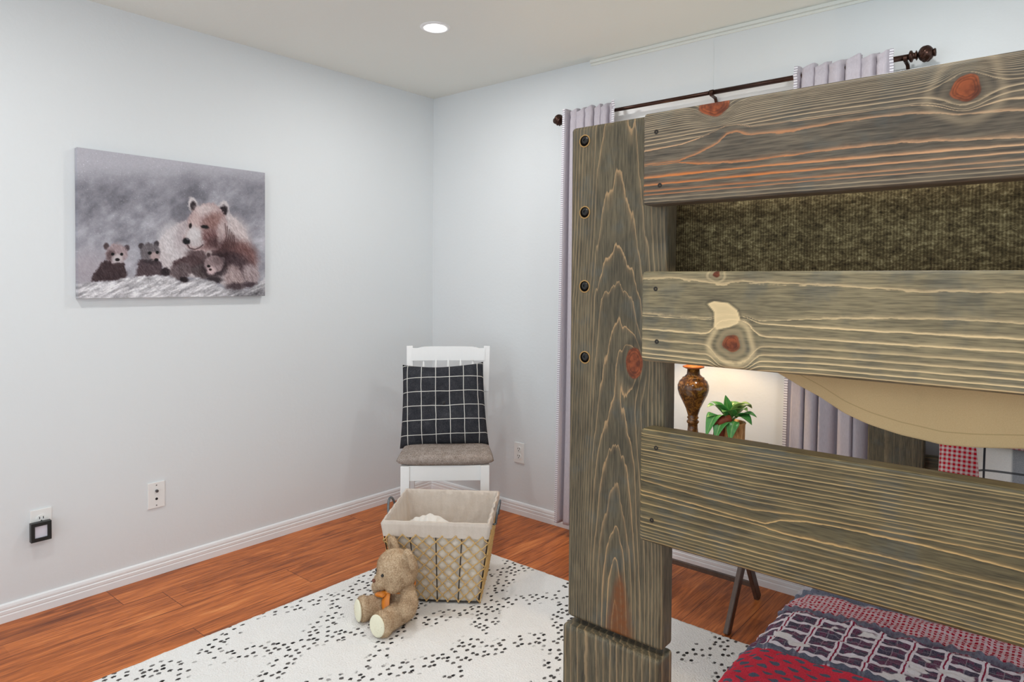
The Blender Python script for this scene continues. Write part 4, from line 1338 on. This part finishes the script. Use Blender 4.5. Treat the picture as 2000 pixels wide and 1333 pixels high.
# ------------------------------------------------------------------ teddy bear
def teddy():
    rz = R(-4)
    base = Vector((1.119, -1.224, .012))
    e = empty('teddy_bear', base, rz, 'fluffy tan teddy bear with orange ribbon sitting against the basket', 'soft toy')
    # local: faces -y, x to its left (viewer's right)
    prim = []
    def ball(c, r, rot=None): prim.append((Vector(c), Vector(r) if hasattr(r, '__len__') else Vector((r, r, r)), rot))
    bm = bmesh.new()
    def put(c, r, rot=None):
        r = r if hasattr(r, '__len__') else (r, r, r)
        M = Matrix.Translation(c) @ (rot or Matrix()) @ Matrix.Diagonal((r[0], r[1], r[2], 1))
        bmesh.ops.create_icosphere(bm, subdivisions=4, radius=1, matrix=M)
    def limb(a, b, ra, rb, n=7):
        a, b = Vector(a), Vector(b)
        for i in range(n):
            q = i / (n - 1); put(a.lerp(b, q), ra + (rb - ra) * q)
    # torso, hips
    put((0, .010, .058), (.062, .058, .060)); put((0, .012, .100), (.052, .049, .050))
    # head, turned a little
    HR = Matrix.Rotation(R(-14), 4, 'Z') @ Matrix.Rotation(R(8), 4, 'X')
    hc = Vector((.0, -.006, .184))
    def hp(v): return hc + HR @ (Vector(v) * 1.16)
    k_ = 1.16
    put(hc, (.075 * k_, .066 * k_, .062 * k_), HR); put(hp((0, -.006, .016)), (.062 * k_, .058 * k_, .054 * k_), HR)
    put(hp((.034, -.028, -.024)), (.038, .038, .034)); put(hp((-.034, -.028, -.024)), (.038, .038, .034))
    put(hp((0, -.052, -.015)), (.038, .036, .029), HR); put(hp((0, -.054, -.028)), (.028, .028, .018), HR)
    for s in (1, -1):
        for k in range(11):
            a = math.pi * (k - 1) / 8
            put(hp((s * .066 + .024 * math.cos(a), .020, .050 + .027 * math.sin(a))), .0125)
        put(hp((s * .066, .028, .052)), (.026, .008, .027), HR)
    # legs out in front, splayed
    FT = {1: Vector((.078, -.128, .046)), -1: Vector((-.070, -.112, .046))}
    for s in (1, -1):
        limb((s * .038, -.005, .042), FT[s] * .80 + Vector((s * .038, -.005, .042)) * .2, .044, .041)
        put(FT[s], (.043, .031, .049), Matrix.Rotation(R(14) * s, 4, 'Z'))
    # arms: one resting by the leg, the other held forward
    limb((.054, .004, .120), (.094, -.020, .092), .029, .033, 6); limb((.094, -.020, .092), (.100, -.036, .078), .033, .036, 3)
    limb((-.048, .000, .124), (-.078, -.022, .104), .028, .029, 6); limb((-.078, -.022, .104), (-.080, -.034, .104), .029, .029, 3)
    me = bpy.data.meshes.new('tmp'); bm.to_mesh(me); bm.free()
    tmp = bpy.data.objects.new('tmp', me); COL.objects.link(tmp)
    m = tmp.modifiers.new('r', 'REMESH'); m.mode = 'VOXEL'; m.voxel_size = .0038
    m2 = tmp.modifiers.new('s', 'SMOOTH'); m2.factor = .5; m2.iterations = 3
    dg = bpy.context.evaluated_depsgraph_get()
    ev = tmp.evaluated_get(dg)
    body = bpy.data.meshes.new_from_object(ev)
    bpy.data.objects.remove(tmp)
    # short plush pile added to the same skin
    nv = len(body.vertices); co = np.empty(nv * 3); body.vertices.foreach_get('co', co); co = co.reshape(-1, 3)
    no = np.empty(nv * 3); body.vertices.foreach_get('normal', no); no = no.reshape(-1, 3)
    faces = [tuple(p.vertices) for p in body.polygons]
    verts = co.tolist()
    rng = np.random.default_rng(3)
    pick = rng.integers(0, nv, 26000)
    for i in pick:
        n = no[i] + rng.normal(0, .45, 3) + np.array([0, 0, -.25]); n /= np.linalg.norm(n)
        t1 = np.cross(n, rng.normal(0, 1, 3)); t1 /= (np.linalg.norm(t1) + 1e-9)
        b = co[i] + rng.normal(0, .0012, 3) - no[i] * .0008
        h = rng.uniform(.0030, .0058); w = rng.uniform(.0005, .0009)
        k = len(verts)
        verts += [(b - t1 * w).tolist(), (b + t1 * w).tolist(), (b + n * h).tolist()]
        faces.append((k, k + 1, k + 2))
    t = NT('tan_plush', .95, .1); p = t.coord()
    n = t.noise(p, 220, 3); n2 = t.noise(p, 22, 2)
    t.color(t.ramp(n * .6 + n2 * .4, [(.3, lin((144, 118, 92))), (.5, lin((188, 162, 132))), (.72, lin((222, 202, 174)))]))
    t.bump(n, .5, .003)
    pyobj('plush_body', verts, faces, t.m, e, True, True)
    # pale foot pads, muzzle details, eyes
    M_pad = plain('cream_pad', (236, 232, 208), .85, .1, 0, .05, 120, .3)
    for s in (1, -1):
        M = Matrix.Translation(FT[s] + Vector((0, -.0245, .001))) @ Matrix.Rotation(R(14) * s, 4, 'Z') @ Matrix.Diagonal((.0350, .0095, .0415, 1))
        bm = bmesh.new(); bmesh.ops.create_uvsphere(bm, u_segments=28, v_segments=16, radius=1, matrix=M); obj('foot_pad', bm, M_pad, e, True, True)
    for s in (1, -1):
        bm = bmesh.new(); bmesh.ops.create_uvsphere(bm, u_segments=16, v_segments=10, radius=.0066, matrix=Matrix.Translation(hp((s * .026, -.0605, .013)))); obj('eye', bm, plain('black_bead', (12, 10, 10), .15, .7), e, True, True)
    bm = bmesh.new(); bmesh.ops.create_uvsphere(bm, u_segments=16, v_segments=10, radius=1, matrix=Matrix.Translation(hp((0, -.0835, -.006))) @ HR @ Matrix.Diagonal((.010, .006, .007, 1))); obj('nose', bm, plain('brown_stitched_nose', (112, 64, 46), .6), e, True, True)
    # orange satin ribbon: collar, knot, two tails
    t = NT('orange_satin', .3, .6); p = t.coord(); x, y, z = t.xyz(p); n = t.noise(t.vec(x * 60, y * 60, z * 8), 1, 2)
    t.color(t.mix(n, lin((196, 96, 14)), lin((240, 150, 28)))); M_rib = t.m
    bm = bmesh.new()
    ring = [(  .058 * math.cos(a), .008 + .056 * math.sin(a), .122 + .008 * math.sin(a)) for a in [2 * math.pi * k / 40 for k in range(40)]]
    tube(bm, ring, .0042, 8, True); o = obj('ribbon', bm, M_rib, e, True, True)
    def tail(x0, x1, z1, wob):
        def f(u, v):
            q = v; a = (u - .5)
            wd = .022 + .026 * min(q * 2.4, 1)
            return (x0 + (x1 - x0) * q + a * wd, -.056 - .020 * math.sin(q * 2.6) - .004 * math.cos(a * 6 + wob), .116 - (.116 - z1) * q + .006 * abs(a))
        v, fc = grid(f, 8, 20); oo = pyobj('ribbon_tail', v, fc, M_rib, o, True, True); solidify(oo, .001)
    tail(.010, .018, .030, 0); tail(.000, -.036, .086, 1.3)
    bm = bmesh.new(); bmesh.ops.create_uvsphere(bm, u_segments=16, v_segments=10, radius=1, matrix=Matrix.Translation((.006, -.056, .116)) @ Matrix.Diagonal((.011, .008, .008, 1))); obj('ribbon_knot', bm, M_rib, o, True, True)
teddy()

# ------------------------------------------------------------------ folding tray table, lamp and plant by the window
M_dkwood = None
t = NT('walnut_leg', .4, .4); p = t.coord(); x, y, z = t.xyz(p); n = t.noise(t.vec(x * 60, y * 60, z * 8), 1, 3)
t.color(t.mix(n, lin((72, 54, 46)), lin((112, 90, 78)))); M_dkwood = t.m
TT = .655
def tray():
    e = empty('tray_table', (1.885, -.315, 0), 0, 'brown folding tray table with crossed legs beside the lower bunk', 'side table')
    bm = bmesh.new(); bx(bm, (1.62, -.535, TT - .020), (2.146, -.135, TT), .006, 3); obj('tabletop', bm, M_dkwood, e)
    zt = TT - .02
    for xx in (1.645, 2.127):
        bm = bmesh.new(); beam(bm, (xx, -.500, 0), (xx, -.500 + .70 * zt * .92, zt), .018, .036, Vector((1, 0, 0)), .002); obj('leg', bm, M_dkwood, e)
        bm = bmesh.new(); ox = -.020 if xx > 1.9 else .020
        beam(bm, (xx + ox, -.130, 0), (xx + ox, -.130 - .60 * zt, zt), .018, .036, Vector((1, 0, 0)), .002); obj('leg', bm, M_dkwood, e)
    bm = bmesh.new(); beam(bm, (1.665, -.158, .062), (2.107, -.158, .062), .020, .018, Vector((0, 1, 0)), .002); obj('crossbar', bm, M_dkwood, e)
    bm = bmesh.new(); beam(bm, (1.645, -.110, zt - .03), (2.127, -.110, zt - .03), .020, .02, Vector((0, 1, 0)), .002); obj('crossbar', bm, M_dkwood, e)
tray()
def lamp():
    c = (1.888, -.300, 0)
    e = empty('table_lamp', (1.888, -.300, TT), 0, 'brown marbled urn lamp standing left of the potted plant', 'lamp')
    t = NT('marbled_glaze', .14, .6); p = t.coord(); n = t.noise(p, 38, 5, .65, 1.5)
    t.color(t.ramp(n, [(.3, lin((42, 26, 14))), (.5, lin((92, 58, 24))), (.62, lin((146, 98, 40))), (.78, lin((182, 136, 70)))])); M_gl = t.m
    z = TT
    bm = bmesh.new()
    pr = [(0, 0), (.052, 0), (.055, .008), (.050, .018), (.032, .026), (.022, .038), (.020, .060), (.020, .070), (.025, .076), (.025, .082), (.019, .088), (.024, .096), (.020, .102), (.022, .110),
          (.030, .135), (.046, .168), (.057, .190), (.0635, .212), (.0635, .230), (.056, .248), (.045, .258), (.045, .262), (.036, .267), (.027, .276), (.025, .297), (0, .297)]
    lathe(bm, [(r, z + h) for r, h in pr], c, 48); obj('urn_base', bm, M_gl, e, smooth=True)
    bm = bmesh.new()
    pr = [(0, .297), (.026, .297), (.044, .305), (.044, .309), (.028, .314), (.027, .321), (.021, .325), (.016, .333), (.015, .341), (0, .341)]
    lathe(bm, [(r, z + h) for r, h in pr], c, 40); obj('wood_collar', bm, plain('polished_wood', (150, 84, 38), .2, .6, 0, .25, 30), e, smooth=True)
    bm = bmesh.new(); tube(bm, [(c[0], c[1], z + .335), (c[0], c[1], z + .435)], .012, 16); obj('socket', bm, M_bronze, e)
    t = NT('linen_shade', .8, .2); t.color(lin((236, 222, 190)))
    t.b.inputs['Transmission Weight'].default_value = 0
    tr = t.new('ShaderNodeBsdfTranslucent'); tr.inputs[0].default_value = (.8, .68, .48, 1); mx = t.new('ShaderNodeMixShader'); mx.inputs[0].default_value = .45
    t.t.links.new(t.b.outputs[0], mx.inputs[1]); t.t.links.new(tr.outputs[0], mx.inputs[2]); t.t.links.new(mx.outputs[0], t.n['Material Output'].inputs[0])
    bm = bmesh.new(); lathe(bm, [(.125, z + .390), (.085, z + .585)], c, 48); o = obj('lamp_shade', bm, t.m, e, smooth=True); solidify(o, .002)
    bm = bmesh.new(); bmesh.ops.create_uvsphere(bm, u_segments=20, v_segments=12, radius=.026, matrix=Matrix.Translation((c[0], c[1], z + .465)))
    t = NT('warm_bulb', .3); t.b.inputs['Emission Color'].default_value = (1, .72, .42, 1); t.b.inputs['Emission Strength'].default_value = 260
    obj('bulb', bm, t.m, e, smooth=True)
lamp()
def plant():
    cx, cy, TT = 2.055, -.315, .655
    e = empty('potted_plant', (cx, cy, TT), 0, 'small green leafy plant in a brown wooden pot on the tray table', 'plant')
    t = NT('bark_pot', .6, .3); p = t.coord(); x, y, z = t.xyz(p); n = t.noise(t.vec(x * 90, y * 90, z * 20), 1, 4, .6)
    t.color(t.ramp(n, [(.3, lin((136, 92, 52))), (.5, lin((196, 146, 90))), (.72, lin((232, 196, 138)))])); t.bump(n, .4, .002)
    bm = bmesh.new(); lathe(bm, [(0, TT), (.050, TT), (.054, TT + .01), (.056, TT + .097), (.059, TT + .101), (.057, TT + .105), (.050, TT + .103), (.049, TT + .087), (0, TT + .087)], (cx, cy, 0), 36); obj('pot', bm, t.m, e, smooth=True)
    bm = bmesh.new(); lathe(bm, [(0, TT + .095), (.050, TT + .091)], (cx, cy, 0), 24); obj('soil', bm, plain('potting_soil', (50, 36, 26), .95, .1, 0, .4, 200), e)
    # leaves: pointed blades on arching stems, every leaf shaped
    t = NT('pothos_leaf', .35, .5); x, y, z = t.xyz(); n = t.noise(t.coord(), 60, 3); lf = t.attr('tone')
    c = t.mix(n, lin((34, 104, 50)), lin((92, 164, 76))); c = t.mix(t.ss(.45, .75, lf + (n - .5) * .6), c, lin((150, 178, 96))); c = t.mix(t.ss(.012, .004, t.attr('vein').abs()) * .5, c, lin((160, 196, 120)))
    t.color(c)
    vs, fs, tone, vein = [], [], [], []
    rr = random.Random(5)
    def leaf(b, tip, w, droop, tn):
        b, tip = Vector(b), Vector(tip)
        d = tip - b; side = d.cross(Vector((0, 0, 1)))
        if side.length < 1e-4: side = Vector((1, 0, 0))
        side.normalize(); view = Vector((-.64, .77, 0)); side = (side + Vector((.77, .64, 0)) * .6 * (1 if side.dot(Vector((.77, .64, 0))) > 0 else -1)).normalized()
        up = side.cross(d).normalized(); up = up if up.z > 0 else -up
        n, k0 = 12, len(vs)
        for i in range(n + 1):
            q = i / n
            ww = w * (math.sin(math.pi * min(q ** .72, 1)) ** .85) * (1 - .25 * q) + 1e-4
            P = b + d * q + Vector((0, 0, 1)) * droop * math.sin(q * math.pi)
            for j in (-1, -.5, 0, .5, 1):
                vs.append(P + side * ww * j + up * (abs(j) * ww * .35)); tone.append(tn); vein.append(j * .1)
        for i in range(n):
            for j in range(4):
                a = k0 + i * 5 + j; fs.append((a, a + 1, a + 6, a + 5))
    o = Vector((cx, cy, TT + .105))
    R_ = Vector((.765, .644, 0)); Fw = Vector((.644, -.765, 0))     # image-right / towards the viewer
    def P(r, f, h): return o + R_ * r + Fw * f + Vector((0, 0, h))
    spec = [((-.01, 0, .02), (-.022, .0, .105), .014, .004, .25), ((-.02, .01, .02), (-.100, .02, .060), .018, .022, .3), ((-.03, .02, .005), (-.105, .04, .024), .016, .012, .55),
            ((.00, .01, .03), (.070, .03, .072), .018, .018, .7), ((.01, 0, .03), (.088, -.01, .050), .021, .022, .75), ((.02, .02, .02), (.086, .05, .026), .017, .012, .45),
            ((-.035, .03, .01), (-.112, .05, -.055), .020, .050, .2), ((-.03, .04, .00), (-.082, .07, -.062), .018, .030, .35), ((.00, .05, .01), (-.030, .085, -.065), .014, .018, .3),
            ((.01, .03, .02), (.060, .07, .000), .019, .014, .3), ((-.01, -.01, .03), (.035, -.02, .075), .015, .012, .6), ((0, .02, .02), (-.05, .06, .048), .017, .012, .5), ((.02, .0, .02), (.05, .05, .05), .016, .016, .65),
            ((-.02, -.02, .02), (-.07, -.04, .07), .015, .015, .3), ((.02, -.02, .02), (.06, -.06, .06), .016, .015, .5)]
    for b, tp, w, dr, tn in spec: leaf(P(*b), P(*tp), w * 1.9, dr, tn)
    of = pyobj('foliage', vs, fs, t.m, e, smooth=True); add_attr(of.data, 'tone', tone); add_attr(of.data, 'vein', vein); subsurf(of, 1); solidify(of, .0006)
    bm = bmesh.new()
    for b, tp, w, dr, tn in spec: tube(bm, [o + Vector((0, 0, -.015)), P(b[0] * .6, b[1] * .6, b[2] * .7), P(*b)], .0018, 6)
    obj('stems', bm, plain('green_stem', (96, 140, 66), .5), e)
    # carved brown wooden figure on the front of the pot
    bm = bmesh.new()
    tube(bm, [P(-.058, .035, -.070), P(-.056, .036, -.02), P(-.052, .036, -.004)], [.022, .021, .019], 12)
    tube(bm, [P(-.066, .040, .002), P(-.044, .044, .012), P(-.014, .046, .022)], [.017, .020, .013], 12)
    tube(bm, [P(-.074, .042, .000), P(-.070, .050, .020)], [.011, .007], 10)
    tube(bm, [P(-.040, .050, .016), P(-.036, .056, .034)], [.007, .004], 8)
    obj('carved_figure', bm, plain('red_brown_carving', (128, 58, 34), .5, .4, 0, .35, 60), e, smooth=True)
plant()
